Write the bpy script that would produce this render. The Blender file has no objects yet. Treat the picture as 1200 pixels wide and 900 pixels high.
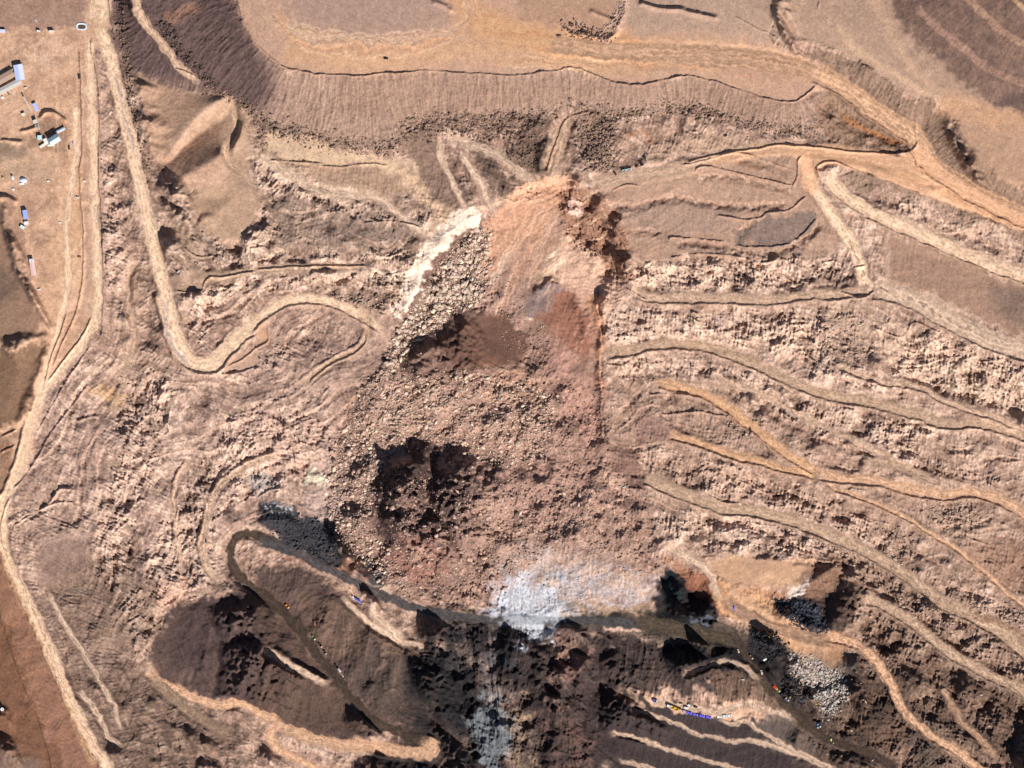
import bpy, numpy as np, math, random, time
T0 = time.time()
random.seed(7)
# ------------------------------------------------------------------ camera, sky, sun, exposure
scene = bpy.context.scene
COL = scene.collection
CAMZ = 5060.0          # height of the survey camera above datum
F = 5000.0             # one photo pixel is one metre at height 60
SUN_EL, SUN_AZ = 36.0, 150.0      # azimuth clockwise from north (+Y)
cam_d = bpy.data.cameras.new('camera'); cam = bpy.data.objects.new('camera', cam_d); COL.objects.link(cam)
cam.location = (0, 0, CAMZ); cam.rotation_euler = (0, 0, 0)
cam_d.sensor_width = 36; cam_d.lens = 36 * F / 1200.0
cam_d.clip_start = 100; cam_d.clip_end = 60000
scene.camera = cam
w = bpy.data.worlds.new('World'); scene.world = w; w.use_nodes = True
nt = w.node_tree; nt.nodes.clear()
sky = nt.nodes.new('ShaderNodeTexSky'); sky.sky_type = 'NISHITA'; sky.sun_disc = False
sky.sun_elevation = math.radians(SUN_EL); sky.sun_rotation = math.radians(SUN_AZ)
sky.altitude = 1200; sky.dust_density = 0.6
bg = nt.nodes.new('ShaderNodeBackground'); bg.inputs[1].default_value = 0.05
wo = nt.nodes.new('ShaderNodeOutputWorld')
nt.links.new(sky.outputs[0], bg.inputs[0]); nt.links.new(bg.outputs[0], wo.inputs[0])
sl = bpy.data.lights.new('sun', 'SUN'); sl.energy = 5.0; sl.angle = math.radians(0.5); sl.color = (1.0, 0.955, 0.89)
sun = bpy.data.objects.new('sun', sl); COL.objects.link(sun)
sun.rotation_euler = (math.radians(90 - SUN_EL), 0, math.radians(180 - SUN_AZ))
vs = scene.view_settings; vs.view_transform = 'Standard'; vs.look = 'None'; vs.gamma = 1; vs.use_curve_mapping = False
vs.exposure = 0.36
scene.render.filter_size = 1.0
scene.cycles.max_bounces = 4; scene.cycles.diffuse_bounces = 2
SDX, SDY = -math.sin(math.radians(SUN_AZ)), math.cos(math.radians(SUN_AZ))   # shadow direction in picture axes (x right, y down)

# ------------------------------------------------------------------ survey grid (photo-like map axes)
S = 1.25
X0, Y0, X1, Y1 = -80.0, -80.0, 1280.0, 980.0
NX, NY = int((X1 - X0) * S) + 1, int((Y1 - Y0) * S) + 1
gx = (X0 + np.arange(NX) / S).astype(np.float32); gy = (Y0 + np.arange(NY) / S).astype(np.float32)
PX, PY = np.meshgrid(gx, gy)
rng = np.random.default_rng(11)
def sst(x, a, b):
    t = np.clip((x - a) / (b - a), 0, 1); return t * t * (3 - 2 * t)
def band(lo, hi, beta, seed, aniso=None):
    """noise with wavelengths lo..hi px, spectral slope beta, unit deviation; aniso=(angle, stretch)"""
    r = np.random.default_rng(seed)
    n = r.standard_normal((NY, NX)).astype(np.float32)
    f = np.fft.rfft2(n)
    fy = np.fft.fftfreq(NY, 1 / S)[:, None]; fx = np.fft.rfftfreq(NX, 1 / S)[None, :]
    if aniso:
        a, st = aniso; ca, sa = math.cos(a), math.sin(a)
        u = fx * ca + fy * sa; v = -fx * sa + fy * ca
        k = np.sqrt((u * st) ** 2 + v ** 2)
    else: k = np.sqrt(fx ** 2 + fy ** 2)
    k = np.maximum(k, 1e-6)
    g = k ** (-beta) * np.exp(-(k * lo) ** 4 * .6) * (1 - np.exp(-(k * hi) ** 4))
    o = np.fft.irfft2(f * g, s=(NY, NX)).astype(np.float32)
    return (o - o.mean()) / o.std()
def blur(a, s):
    m = int(4 * s * S) + 4; h_, w_ = a.shape; a = np.pad(a, m, mode='edge')
    k = np.fft.rfftfreq(a.shape[1], 1 / S)[None, :] ** 2 + np.fft.fftfreq(a.shape[0], 1 / S)[:, None] ** 2
    return np.fft.irfft2(np.fft.rfft2(a) * np.exp(-2 * (math.pi * s) ** 2 * k), s=a.shape).astype(np.float32)[m:m + h_, m:m + w_]
WX = band(5, 60, 1.3, 1) * 1.0; WY = band(5, 60, 1.3, 2) * 1.0      # wander for natural outlines
def crop(pts, m):
    xs = [p[0] for p in pts]; ys = [p[1] for p in pts]
    i0 = max(0, int((min(xs) - m - X0) * S)); i1 = min(NX, int((max(xs) + m - X0) * S) + 2)
    j0 = max(0, int((min(ys) - m - Y0) * S)); j1 = min(NY, int((max(ys) + m - Y0) * S) + 2)
    return (slice(j0, max(j1, j0 + 1)), slice(i0, max(i1, i0 + 1)))
def smooth(pts, n=5, closed=False):
    """Catmull-Rom through the points (any number of channels)"""
    P = np.array(pts, float)
    if len(P) < 3: return P
    E = np.vstack([P[-1:], P, P[:2]]) if closed else np.vstack([2 * P[0] - P[1], P, 2 * P[-1] - P[-2]])
    out = []
    for i in range(len(E) - 3):
        a, b, c, d = E[i:i + 4]
        for k in range(n):
            t = k / n
            out.append(.5 * (2 * b + (c - a) * t + (2 * a - 5 * b + 4 * c - d) * t * t + (3 * b - a - 3 * c + d) * t ** 3))
    if not closed: out.append(P[-1])
    return np.array(out)
def sdpoly(pts, m=8, warp=1.0, sm=True):
    """signed distance (inside positive) on a crop"""
    sl_ = crop(pts, m + 3 * warp)
    x = PX[sl_] + WX[sl_] * warp; y = PY[sl_] + WY[sl_] * warp
    P = smooth(pts, 4, True) if sm else np.array(pts, float)
    d = np.full(x.shape, 1e9, np.float32); ins = np.zeros(x.shape, bool)
    for i in range(len(P)):
        ax, ay = P[i - 1][:2]; bx, by = P[i][:2]
        ex, ey = bx - ax, by - ay; L = ex * ex + ey * ey + 1e-9
        t = np.clip(((x - ax) * ex + (y - ay) * ey) / L, 0, 1)
        d = np.minimum(d, (x - ax - t * ex) ** 2 + (y - ay - t * ey) ** 2)
        if ay != by:
            c = (ay > y) != (by > y)
            ins ^= c & (x < (bx - ax) * (y - ay) / (by - ay) + ax)
    d = np.sqrt(d)
    return sl_, np.where(ins, d, -d)
def mask(pts, soft=4, warp=1.0, sm=True):
    sl_, d = sdpoly(pts, soft + 2, warp, sm)
    return sl_, sst(d, -soft, soft)
def lined(pts, m, warp=0.0, n=4):
    """distance to a line, signed side (+ right of travel, y down), interpolated extra channels, arclength"""
    P = smooth(pts, n)
    sl_ = crop(P, m + 3 * warp)
    x = PX[sl_] + WX[sl_] * warp; y = PY[sl_] + WY[sl_] * warp
    d = np.full(x.shape, 1e9, np.float32); side = np.zeros(x.shape, np.float32); ch = np.zeros((P.shape[1] - 2,) + x.shape, np.float32)
    arc = np.zeros(x.shape, np.float32); s0 = 0
    for i in range(len(P) - 1):
        ax, ay = P[i][:2]; bx, by = P[i + 1][:2]; ex, ey = bx - ax, by - ay; L = ex * ex + ey * ey + 1e-9
        # only near cells
        lx0 = np.searchsorted(x[0] if warp == 0 else gx[sl_[1]], min(ax, bx) - m - 3 * warp); lx1 = np.searchsorted(x[0] if warp == 0 else gx[sl_[1]], max(ax, bx) + m + 3 * warp)
        ly0 = np.searchsorted(gy[sl_[0]], min(ay, by) - m - 3 * warp); ly1 = np.searchsorted(gy[sl_[0]], max(ay, by) + m + 3 * warp)
        if lx1 <= lx0 or ly1 <= ly0: s0 += math.sqrt(L); continue
        q = (slice(ly0, ly1), slice(lx0, lx1))
        xx, yy = x[q], y[q]
        t = np.clip(((xx - ax) * ex + (yy - ay) * ey) / L, 0, 1)
        dd = np.hypot(xx - ax - t * ex, yy - ay - t * ey)
        b = dd < d[q]
        d[q] = np.where(b, dd, d[q])
        side[q] = np.where(b, np.sign(ex * (yy - ay) - ey * (xx - ax)), side[q])
        arc[q] = np.where(b, s0 + t * math.sqrt(L), arc[q])
        for c in range(len(ch)): ch[c][q] = np.where(b, P[i][2 + c] * (1 - t) + P[i + 1][2 + c] * t, ch[c][q])
        s0 += math.sqrt(L)
    return sl_, d, side, ch, arc, s0
def zfill(pts):
    """fill in the heights between the points that carry one"""
    P = [list(p) for p in pts]; s = [0]
    for a, b in zip(P, P[1:]): s.append(s[-1] + math.hypot(b[0] - a[0], b[1] - a[1]))
    k = [i for i, p in enumerate(P) if len(p) > 2]
    z = np.interp(s, [s[i] for i in k], [P[i][2] for i in k])
    return [(p[0], p[1], float(zz)) for p, zz in zip(P, z)]

# ------------------------------------------------------------------ roads: name, width, berm side(s), colour, points (x, y[, z])
GOLD = (252, 214, 178); GOLD2 = (236, 188, 150); DUST = (222, 186, 156); PALE = (226, 194, 166); GREY = (212, 178, 148); DARKR = (92, 76, 64)
BLUEG = (100, 96, 96); OCHRE = (236, 186, 142); DTAN = (192, 154, 126)
ROADS = [
 ('haul_road', 24, '', GOLD, [(116, -80, 122), (118, -20), (117, 10), (115, 32, 119)]),
 ('haul_road', 15, '', GOLD, [(117, 28, 119), (123, 50), (131, 75), (139, 110), (147, 140), (156, 180), (163, 210), (170, 245, 108), (178, 280), (186, 315), (195, 350, 101), (203, 380), (209, 402)]),
 ('haul_road', 20, '+', GOLD, [(190, 338, 102), (200, 375), (208, 404), (219, 420), (236, 428, 96), (250, 426), (262, 414), (278, 396), (298, 381, 94)]),
 ('haul_road', 12, '+', GOLD, [(288, 388, 94), (305, 373), (325, 359), (348, 351), (372, 351), (396, 357), (418, 368), (438, 380), (452, 390, 88)]),
 ('haul_road', 11, '', GOLD, [(108, 42, 119), (105, 60), (106, 90), (107, 130), (109, 170), (110, 220), (112, 260, 112), (114, 300), (115, 345), (113, 372), (102, 392), (88, 412), (72, 432), (58, 450), (47, 470), (38, 492, 101)]),
 ('haul_road', 8, '', GOLD, [(89, 120, 118), (89, 190), (82, 225), (78, 260), (79, 300, 114), (80, 335), (73, 362), (66, 392), (60, 415), (53, 440), (46, 462), (40, 482, 102)]),
 ('haul_road', 13, '+', GOLD, [(50, 462, 103), (40, 487), (32, 512), (26, 540), (14, 568), (4, 592), (1, 620, 95), (6, 648), (19, 678), (36, 712), (54, 752), (72, 795), (90, 836), (108, 872), (126, 900, 82), (150, 960)]),
 ('haul_road', 9, '', DTAN, [(-60, 530, 96), (-20, 522), (5, 513), (24, 502, 99)]),
 ('haul_road', 20, '', (214, 172, 138), [(640, 50, 162), (720, 60), (800, 62), (860, 66), (920, 74), (960, 88, 157)]),
 ('haul_road', 23, '+', (230, 184, 146), [(950, 84, 157), (980, 97), (1010, 118), (1040, 140), (1066, 156, 146), (1082, 176), (1088, 190), (1110, 208), (1150, 232), (1200, 256, 134), (1280, 292)]),
 ('haul_road', 24, '', (228, 182, 144), [(1112, 214, 141), (1085, 206, 142), (1060, 198), (1030, 190), (1000, 183), (965, 180), (945, 184, 138)]),
 ('haul_road', 15, '', DUST, [(944, 172, 138), (910, 173), (875, 176), (835, 187), (790, 198), (740, 207), (690, 215, 124)]),
 ('haul_road', 13, '', GOLD, [(941, 178, 138), (946, 200), (957, 225), (975, 250), (992, 276), (1005, 300), (1012, 325, 110), (1014, 340)]),
 ('haul_road', 17, '+', GOLD, [(968, 205, 134), (985, 225), (1010, 244), (1040, 259), (1085, 278), (1135, 300), (1200, 324, 116), (1280, 352)]),
 ('haul_road', 24, '+', PALE, [(1020, 338, 108), (1055, 346), (1090, 362), (1130, 385), (1170, 402), (1210, 414, 98), (1280, 430)]),
 ('haul_road', 13, '+', DUST, [(738, 343, 102), (765, 349), (800, 350), (850, 350), (905, 352), (945, 346), (985, 345), (1020, 340, 106)]),
 ('haul_road', 13, '+', GREY, [(708, 417, 84), (735, 412), (765, 405), (800, 404), (835, 409), (870, 421), (905, 437), (945, 455), (985, 466), (1030, 474), (1075, 487), (1110, 497), (1150, 497), (1200, 511, 78), (1280, 540)]),
 ('haul_road', 8, '+', DUST, [(978, 428, 92), (1010, 440), (1045, 450), (1080, 455), (1102, 468), (1135, 481), (1165, 489), (1195, 503, 80)]),
 ('haul_road', 12, '+', OCHRE, [(768, 449, 72), (800, 456), (825, 462), (850, 476), (878, 498), (905, 518), (932, 538), (962, 556, 66)]),
 ('haul_road', 10, '+', OCHRE, [(780, 509, 66), (805, 515), (832, 524), (860, 534), (895, 543), (925, 551), (962, 558, 66)]),
 ('haul_road', 13, '+', GOLD2, [(955, 556, 66), (990, 561), (1030, 565), (1070, 575), (1105, 580), (1140, 577), (1165, 583), (1200, 602, 60), (1280, 650)]),
 ('haul_road', 6, '+', GOLD2, [(966, 562, 66), (978, 574), (1005, 582), (1032, 592), (1060, 607), (1095, 628), (1125, 647), (1150, 668), (1175, 690), (1205, 716, 46), (1280, 780)]),
 ('haul_road', 15, '+', GREY, [(750, 558, 56), (780, 571), (815, 585), (850, 596), (885, 600), (915, 606), (950, 618), (985, 633), (1015, 646), (1045, 664), (1075, 684), (1110, 710), (1150, 728), (1180, 748), (1210, 772, 38), (1280, 830)]),
 ('haul_road', 8, '', DTAN, [(1140, 722, 43), (1165, 727), (1190, 740), (1220, 758, 40)]),
 ('haul_road', 13, '+', GREY, [(1012, 700, 44), (1045, 714), (1075, 734), (1100, 756), (1130, 776), (1165, 794), (1205, 815, 32), (1280, 860)]),
 ('haul_road', 10, '+', GOLD2, [(962, 746, 34), (985, 750), (1006, 757), (1024, 773), (1040, 795), (1052, 820), (1068, 842), (1090, 862), (1120, 880), (1155, 905, 14), (1200, 940)]),
 ('haul_road', 8, '', DTAN, [(1100, 800, 28), (1112, 820), (1128, 845), (1150, 868), (1172, 890, 16)]),
 ('haul_road', 9, '', PALE, [(778, 641, 50), (800, 650), (820, 661), (831, 673), (838, 690), (846, 706, 40)]),
 ('haul_road', 14, '', DTAN, [(845, 700, 40), (870, 718), (900, 732), (940, 745), (972, 750, 34)]),
 ('haul_road', 11, '', DARKR, [(335, 642, 56), (305, 630), (284, 626), (272, 640), (272, 662), (290, 684), (315, 702), (343, 728), (366, 758), (388, 787), (412, 818), (440, 845), (470, 860), (498, 870, 28)]),
 ('haul_road', 14, '', GOLD2, [(492, 866, 28), (508, 875), (502, 884), (478, 881), (440, 876), (400, 872), (368, 866), (342, 857), (322, 850, 24)]),
 ('haul_road', 11, '', GOLD2, [(330, 851, 24), (318, 858), (318, 870), (330, 880), (355, 892), (390, 910, 10)]),
 ('haul_road', 11, '', GOLD2, [(330, 848, 25), (305, 836), (280, 825), (255, 826), (230, 818), (205, 808), (185, 796, 44), (172, 784)]),
 ('haul_road', 12, '', (168, 140, 116), [(178, 792, 45), (200, 815), (222, 832), (245, 848), (270, 862, 30)]),
 ('haul_road', 10, '', BLUEG, [(300, 632, 55), (335, 642), (370, 660), (405, 676), (435, 692), (470, 706), (505, 716), (545, 723), (590, 728, 36), (640, 727), (690, 727), (735, 730), (775, 733, 34)]),
 ('haul_road', 15, '', (112, 96, 78), [(740, 728, 34), (790, 736), (830, 744), (862, 752, 32)]),
 ('haul_road', 9, '', DARKR, [(855, 735, 35), (868, 758), (880, 778), (896, 800, 22), (915, 822), (938, 842), (962, 862), (985, 872), (1010, 880), (1035, 892), (1050, 905, -6), (1075, 940)]),
 ('haul_road', 7, '', PALE, [(398, 696, 47), (412, 712), (430, 728), (450, 742), (475, 753), (502, 756, 34)]),
 ('haul_road', 9, '', PALE, [(432, 708, 48), (447, 728), (462, 743), (480, 752, 35)]),
 ('haul_road', 8, '', PALE, [(305, 760, 55), (322, 770), (345, 782), (365, 792), (386, 803, 44)]),
 ('haul_road', 6, '', PALE, [(798, 791, 35), (818, 786), (836, 778), (856, 776), (876, 784), (892, 798, 30)]),
 ('haul_road', 8, '', PALE, [(756, 820, 9), (785, 824), (812, 830), (840, 834), (862, 829), (880, 827), (905, 832), (935, 843, 10)]),
 ('haul_road', 5, '', PALE, [(738, 831, -1), (760, 837), (790, 848), (825, 862), (855, 868), (880, 867), (912, 876), (945, 890), (975, 905, -8)]),
 ('haul_road', 5, '', PALE, [(840, 843, 0), (858, 848), (875, 845), (895, 860, -3), (925, 876), (960, 892), (985, 905, -10)]),
 ('haul_road', 6, '', PALE, [(713, 861, -11), (728, 861, -10), (755, 868), (790, 880), (825, 891), (870, 902, -14), (900, 912)]),
 ('haul_road', 6, '', PALE, [(722, 890, -20), (740, 894), (765, 902, -22), (790, 912)]),
 ('haul_road', 8, '+', DUST, [(330, 532, 74), (300, 541), (280, 552), (258, 570), (246, 595), (240, 622), (238, 648), (244, 668), (252, 684, 62)]),
 ('haul_road', 9, '', GREY, [(205, 338, 104), (230, 331), (262, 325), (300, 316), (345, 313), (392, 312), (428, 311, 100)]),
 ('haul_road', 10, '', DUST, [(156, -20, 146), (160, 8, 142), (172, 28), (186, 46), (200, 66), (216, 84), (236, 97, 119)]),
 ('haul_road', 8, '', PALE, [(516, 160, 119), (514, 178), (524, 200), (534, 222), (544, 246, 112)]),
 ('haul_road', 8, '', PALE, [(540, 176, 119), (550, 195), (560, 210), (570, 230), (580, 250, 110)]),
 ('haul_road', 10, '', PALE, [(520, 163, 120), (545, 166), (572, 176), (598, 192), (622, 212, 116)]),
 ('haul_road', 18, '+', GREY, [(664, 134, 122), (657, 160), (650, 185), (643, 205, 119)]),
 ('haul_road', 8, '', PALE, [(300, 178, 112), (330, 198), (365, 222), (400, 228), (440, 232), (455, 240), (480, 262), (500, 280, 106)]),
 ('haul_road', 5, '', GREY, [(272, 120, 112), (276, 150), (266, 180), (280, 200), (305, 220, 106)]),
 ('haul_road', 5, '', GREY, [(160, 305, 96), (150, 325), (150, 355), (157, 385), (152, 420), (142, 455), (125, 485, 88)]),
 ('haul_road', 4, '+', DUST, [(222, 535, 74), (208, 560), (203, 590), (207, 620), (210, 650), (214, 675, 62)]),
 ('haul_road', 9, '+', GREY, [(425, 360, 88), (430, 385), (424, 405), (400, 420), (372, 435), (350, 455, 82)]),
 ('haul_road', 10, '', DTAN, [(1020, 200, 142), (1060, 212), (1095, 226, 138)]),
 ('haul_road', 5, '', DUST, [(830, 440, 78), (870, 452), (905, 468), (940, 488), (975, 503), (1010, 520), (1045, 538), (1090, 562, 66)]),
 ('haul_road', 8, '', GREY, [(1010, 537, 70), (1045, 545), (1080, 558), (1105, 568, 66)]),
 ('haul_road', 5, '', PALE, [(995, 510, 72), (1015, 520), (1035, 530, 71)]),
 ('haul_road', 7, '', PALE, [(88, 805, 78), (103, 820), (117, 840), (128, 862), (142, 880, 68)]),
 ('haul_road', 5, '', PALE, [(55, 690, 84), (72, 725), (95, 762), (115, 795), (132, 825), (142, 860, 66)]),
]
# ------------------------------------------------------------------ height lines other than roads (x, y[, z])
HL = [
 # edges of the world
 [(-80, -80, 124), (60, -80, 124)], [(-80, 40, 120), (60, 40, 119)],
 [(-80, -80, 124), (-80, 200, 120), (-80, 500, 98), (-80, 700, 90), (-80, 980, 84)],
 [(-80, 980, 84), (60, 980, 80), (200, 980, 40), (400, 980, -10), (600, 980, -26), (800, 980, -32), (1000, 980, -16), (1280, 980, 0)],
 [(1280, -80, 240), (1280, 40, 205), (1280, 200, 170), (1280, 240, 168)],
 [(280, -80, 165), (600, -80, 165), (900, -80, 172), (1040, -80, 182), (1150, -80, 222), (1280, -80, 240)],
 # upper plateau crest and toe
 [(276, -80, 163), (277, 0), (283, 22), (296, 46), (312, 66), (335, 80), (370, 87), (420, 89), (460, 85), (500, 83), (560, 87), (600, 88), (640, 85), (670, 80), (690, 86), (715, 95), (740, 100), (768, 97), (795, 90), (822, 92), (862, 104), (900, 116), (930, 121), (952, 108), (962, 97, 156)],
 [(310, 20, 164), (400, 60, 164), (500, 50), (620, 60), (740, 70), (860, 85), (920, 100, 158)],
 [(140, -80, 122), (138, 20, 118), (146, 60, 116), (156, 88, 115), (185, 98, 115), (215, 104, 115), (245, 110, 116), (270, 118, 118), (300, 140, 122), (335, 152), (370, 160), (410, 170), (445, 175), (466, 168), (476, 148), (500, 138), (560, 140), (620, 136), (680, 128), (730, 135), (780, 130), (820, 126), (860, 140), (910, 152), (960, 155, 140)],
 # spoil terrace between crest road and toe
 [(968, 120, 141), (1000, 134, 139), (1030, 150), (1062, 165, 138)], [(940, 165, 138), (980, 168), (1050, 178, 138)],
 # second upper plateau
 [(905, -80, 176), (905, 0, 174), (925, 46, 172), (955, 50), (990, 62), (1020, 85), (1060, 108), (1095, 125), (1108, 128), (1120, 145), (1132, 168), (1148, 192), (1165, 206), (1205, 218), (1280, 240, 166)],
 [(900, 40, 164), (930, 58, 162), (975, 85, 160), (1005, 100, 158)],
 [(1080, 140, 149), (1102, 165, 147), (1112, 190, 145), (1130, 206, 144), (1160, 226, 142), (1200, 244, 140), (1280, 272, 136)],
 [(960, 0, 176), (1020, 50, 176), (1080, 105, 174), (1160, 150, 172), (1250, 200, 170)],
 [(1042, -40, 178), (1048, 5), (1062, 35), (1085, 55), (1108, 78), (1135, 105), (1165, 120), (1220, 130, 176)],
 [(1060, -30, 190), (1085, 22), (1120, 55), (1165, 88), (1200, 102), (1280, 130, 190)], [(1068, -30, 190), (1092, 18), (1128, 50), (1170, 80), (1203, 94), (1280, 122, 190)],
 [(1112, -20, 206), (1150, 22), (1180, 46), (1205, 57), (1280, 80, 208)], [(1120, -24, 206), (1158, 16), (1186, 38), (1208, 48), (1280, 70, 208)],
 [(1170, -20, 221), (1205, 14), (1280, 40, 221)],
 # slopes on the right
 [(970, 195, 140), (1000, 208, 136), (1060, 228, 132), (1130, 262, 126), (1200, 292, 122), (1280, 325, 118)],
 [(1025, 330, 109), (1080, 338, 110), (1150, 368, 105), (1200, 385, 102), (1280, 405, 100)],
 [(1010, 290, 113), (1040, 288, 118), (1100, 305, 115), (1200, 345, 110)],
 # terraces in the middle of the right side
 [(700, 238, 121), (760, 228, 122), (810, 238, 120), (860, 240, 120), (925, 250, 121), (940, 225, 126)],
 [(735, 268, 116), (790, 283, 115), (850, 285, 114), (910, 290, 114), (940, 272, 116)],
 [(740, 305, 110), (800, 300, 110), (870, 305, 109), (930, 305, 109), (990, 300, 112)],
 [(740, 330, 105), (800, 326, 104), (870, 334, 104), (940, 332, 104)],
 [(745, 380, 92), (850, 385, 92), (950, 400, 92), (1000, 400, 94), (1080, 420, 90), (1180, 450, 86)],
 # head scar of the slide: rim, foot, debris
 [(470, 370, 92), (486, 338, 97), (500, 306, 101), (520, 281, 105), (546, 258, 109), (575, 244, 111), (600, 226, 114), (634, 211, 117), (666, 206, 119), (684, 213, 119), (702, 232, 119), (722, 252, 118), (734, 280, 115), (739, 305, 110), (738, 325, 105), (728, 336, 102)],
 [(476, 380, 84), (496, 350, 86), (512, 318, 89), (530, 292, 93), (556, 268, 98), (580, 254, 101), (606, 240, 104), (640, 225, 105), (664, 222, 104), (680, 230, 102), (694, 248, 98), (706, 270, 92), (712, 300, 88), (706, 330, 86), (702, 350, 84)],
 [(706, 350, 98), (706, 400, 88), (706, 450, 78), (707, 490, 70), (714, 520, 64)],
 [(701, 350, 86), (701, 400, 80), (701, 450, 70), (702, 490, 63), (709, 518, 60)],
 [(470, 374, 88), (455, 396, 86), (440, 428, 82), (418, 468, 77), (396, 510, 72), (384, 555, 67), (382, 600, 60), (392, 628, 54), (425, 662, 47), (465, 692, 42), (520, 708, 38), (590, 716, 37), (650, 712, 37), (740, 700, 36)],
 [(600, 300, 89), (590, 340, 82), (560, 380, 72), (610, 420, 66), (640, 470, 62), (640, 560, 52), (640, 640, 44), (580, 690, 39)],
 [(660, 300, 90), (650, 340, 84), (670, 400, 75), (670, 470, 64), (690, 560, 55), (720, 640, 47)],
 [(460, 450, 76), (430, 540, 66), (440, 600, 58), (500, 650, 48)], [(500, 350, 84), (480, 390, 80)], [(520, 480, 70), (560, 500, 66)], [(500, 600, 46), (540, 620, 46)],
 # left middle badlands
 [(150, 500, 84), (180, 450, 90), (230, 450, 92), (300, 430, 88), (380, 440, 84)], [(100, 520, 90), (80, 600, 88), (110, 660, 80)],
 [(150, 600, 78), (180, 700, 66), (180, 780, 52)], [(300, 480, 80), (360, 520, 74), (370, 580, 66)], [(280, 590, 64), (330, 600, 60)],
 [(60, 300, 117), (30, 380, 114), (40, 250, 118)], [(0, 350, 116), (20, 420, 114), (10, 470, 108)],
 [(140, 250, 106), (150, 300, 103), (150, 400, 96)],
 [(-40, 720, 92), (20, 740, 90), (40, 820, 88), (40, 900, 86)], [(-60, 830, 92), (10, 900, 87)],
 [(174, 104, 112), (180, 150, 107), (188, 186, 102)], [(264, 113, 126), (238, 130, 123), (222, 150, 119), (198, 184, 109)], [(276, 128, 111), (246, 148, 104), (220, 166, 100), (194, 192, 96)],
 [(284, 148, 121), (266, 176, 121), (240, 194, 118), (216, 206, 110)], [(205, 215, 100), (230, 224, 103), (262, 222, 106), (285, 200, 110)], [(240, 232, 100), (262, 235, 104), (262, 262, 104), (290, 240, 106)], [(300, 210, 108), (240, 270, 104), (300, 290, 105), (400, 285, 106), (470, 275, 104)], [(360, 180, 119), (450, 190, 118), (490, 210, 113)],
 [(300, 350, 95), (400, 330, 96)], [(300, 400, 88), (380, 390, 85)],
 # lower spoil heaps
 [(215, 700, 62), (250, 692, 62), (285, 695, 60)], [(185, 760, 54), (210, 720, 60)],
 [(240, 800, 42), (290, 815, 28), (320, 835, 26)], [(300, 735, 46), (340, 765, 42), (390, 800, 33)],
 [(395, 830, 28), (430, 860, 27)], [(380, 700, 54), (420, 720, 50), (470, 760, 44), (488, 780, 42)], [(480, 850, 30), (495, 835, 28), (486, 800, 34)],
 [(525, 790, 14), (540, 840, 2), (560, 900, -16)], [(560, 760, 26), (590, 800, 12), (605, 900, -14)],
 [(640, 745, 30), (650, 800, 22), (668, 830, 10), (680, 900, -10)], [(708, 800, 4), (705, 850, -14)], [(740, 812, 10), (800, 815, 11), (850, 822, 11)], [(715, 752, 32), (790, 752, 30), (850, 766, 28)],
 [(800, 705, 24), (790, 715, 22)], 
 [(900, 670, 48), (860, 690, 44)], [(930, 790, 24), (960, 820, 18)], [(990, 860, 14), (1000, 820, 18)], [(1100, 900, 16), (1180, 860, 22)],
 [(1050, 790, 30), (1000, 800, 26)], [(820, 620, 50), (900, 635, 48), (960, 680, 44)],
]
# ------------------------------------------------------------------ base heights: membrane through all lines
def membrane(q):
    nx, ny = int((X1 - X0) / q) + 1, int((Y1 - Y0) / q) + 1
    A = np.zeros((ny, nx)); B = np.zeros((ny, nx))
    for L in HL + [r[4] for r in ROADS]:
        P = smooth(zfill(L), 6); rad = 0
        for a, b in zip(P, P[1:]):
            n = max(2, int(math.hypot(*(b - a)[:2]) / q * 2) + 1)
            t = np.linspace(0, 1, n)[:, None]; Q = a * (1 - t) + b * t
            i = ((Q[:, 0] - X0) / q + .5).astype(int); j = ((Q[:, 1] - Y0) / q + .5).astype(int)
            ok = (i >= 0) & (i < nx) & (j >= 0) & (j < ny)
            np.add.at(A, (j[ok], i[ok]), Q[ok, 2]); np.add.at(B, (j[ok], i[ok]), 1)
    lv = [(A, B)]
    while min(lv[-1][0].shape) > 12:
        a, b = lv[-1]; py, px = a.shape[0] % 2, a.shape[1] % 2
        a = np.pad(a, ((0, py), (0, px))); b = np.pad(b, ((0, py), (0, px)))
        m = lambda c: c[::2, ::2] + c[1::2, ::2] + c[::2, 1::2] + c[1::2, 1::2]
        lv.append((m(a), m(b)))
    u = None
    for a, b in lv[::-1]:
        fix = b > 0; val = np.where(fix, a / np.maximum(b, 1e-9), 0)
        if u is None: u = np.full(a.shape, a.sum() / b.sum())
        else: u = np.repeat(np.repeat(u, 2, 0), 2, 1)[:a.shape[0], :a.shape[1]]
        u = np.where(fix, val, u)
        for k in range(90):
            p = np.pad(u, 1, mode='edge')
            u = np.where(fix, val, .25 * (p[:-2, 1:-1] + p[2:, 1:-1] + p[1:-1, :-2] + p[1:-1, 2:]))
    return u
def resize(u, q):
    fx = (gx - X0) / q; fy = (gy - Y0) / q
    i = np.clip(fx.astype(int), 0, u.shape[1] - 2); j = np.clip(fy.astype(int), 0, u.shape[0] - 2)
    tx = np.clip(fx - i, 0, 1)[None]; ty = np.clip(fy - j, 0, 1)[:, None]
    return ((u[j][:, i] * (1 - tx) + u[j][:, i + 1] * tx) * (1 - ty) + (u[j + 1][:, i] * (1 - tx) + u[j + 1][:, i + 1] * tx) * ty).astype(np.float32)
BASE = blur(resize(membrane(2.0), 2.0), 2.0)
print('base', round(time.time() - T0, 1))
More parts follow.
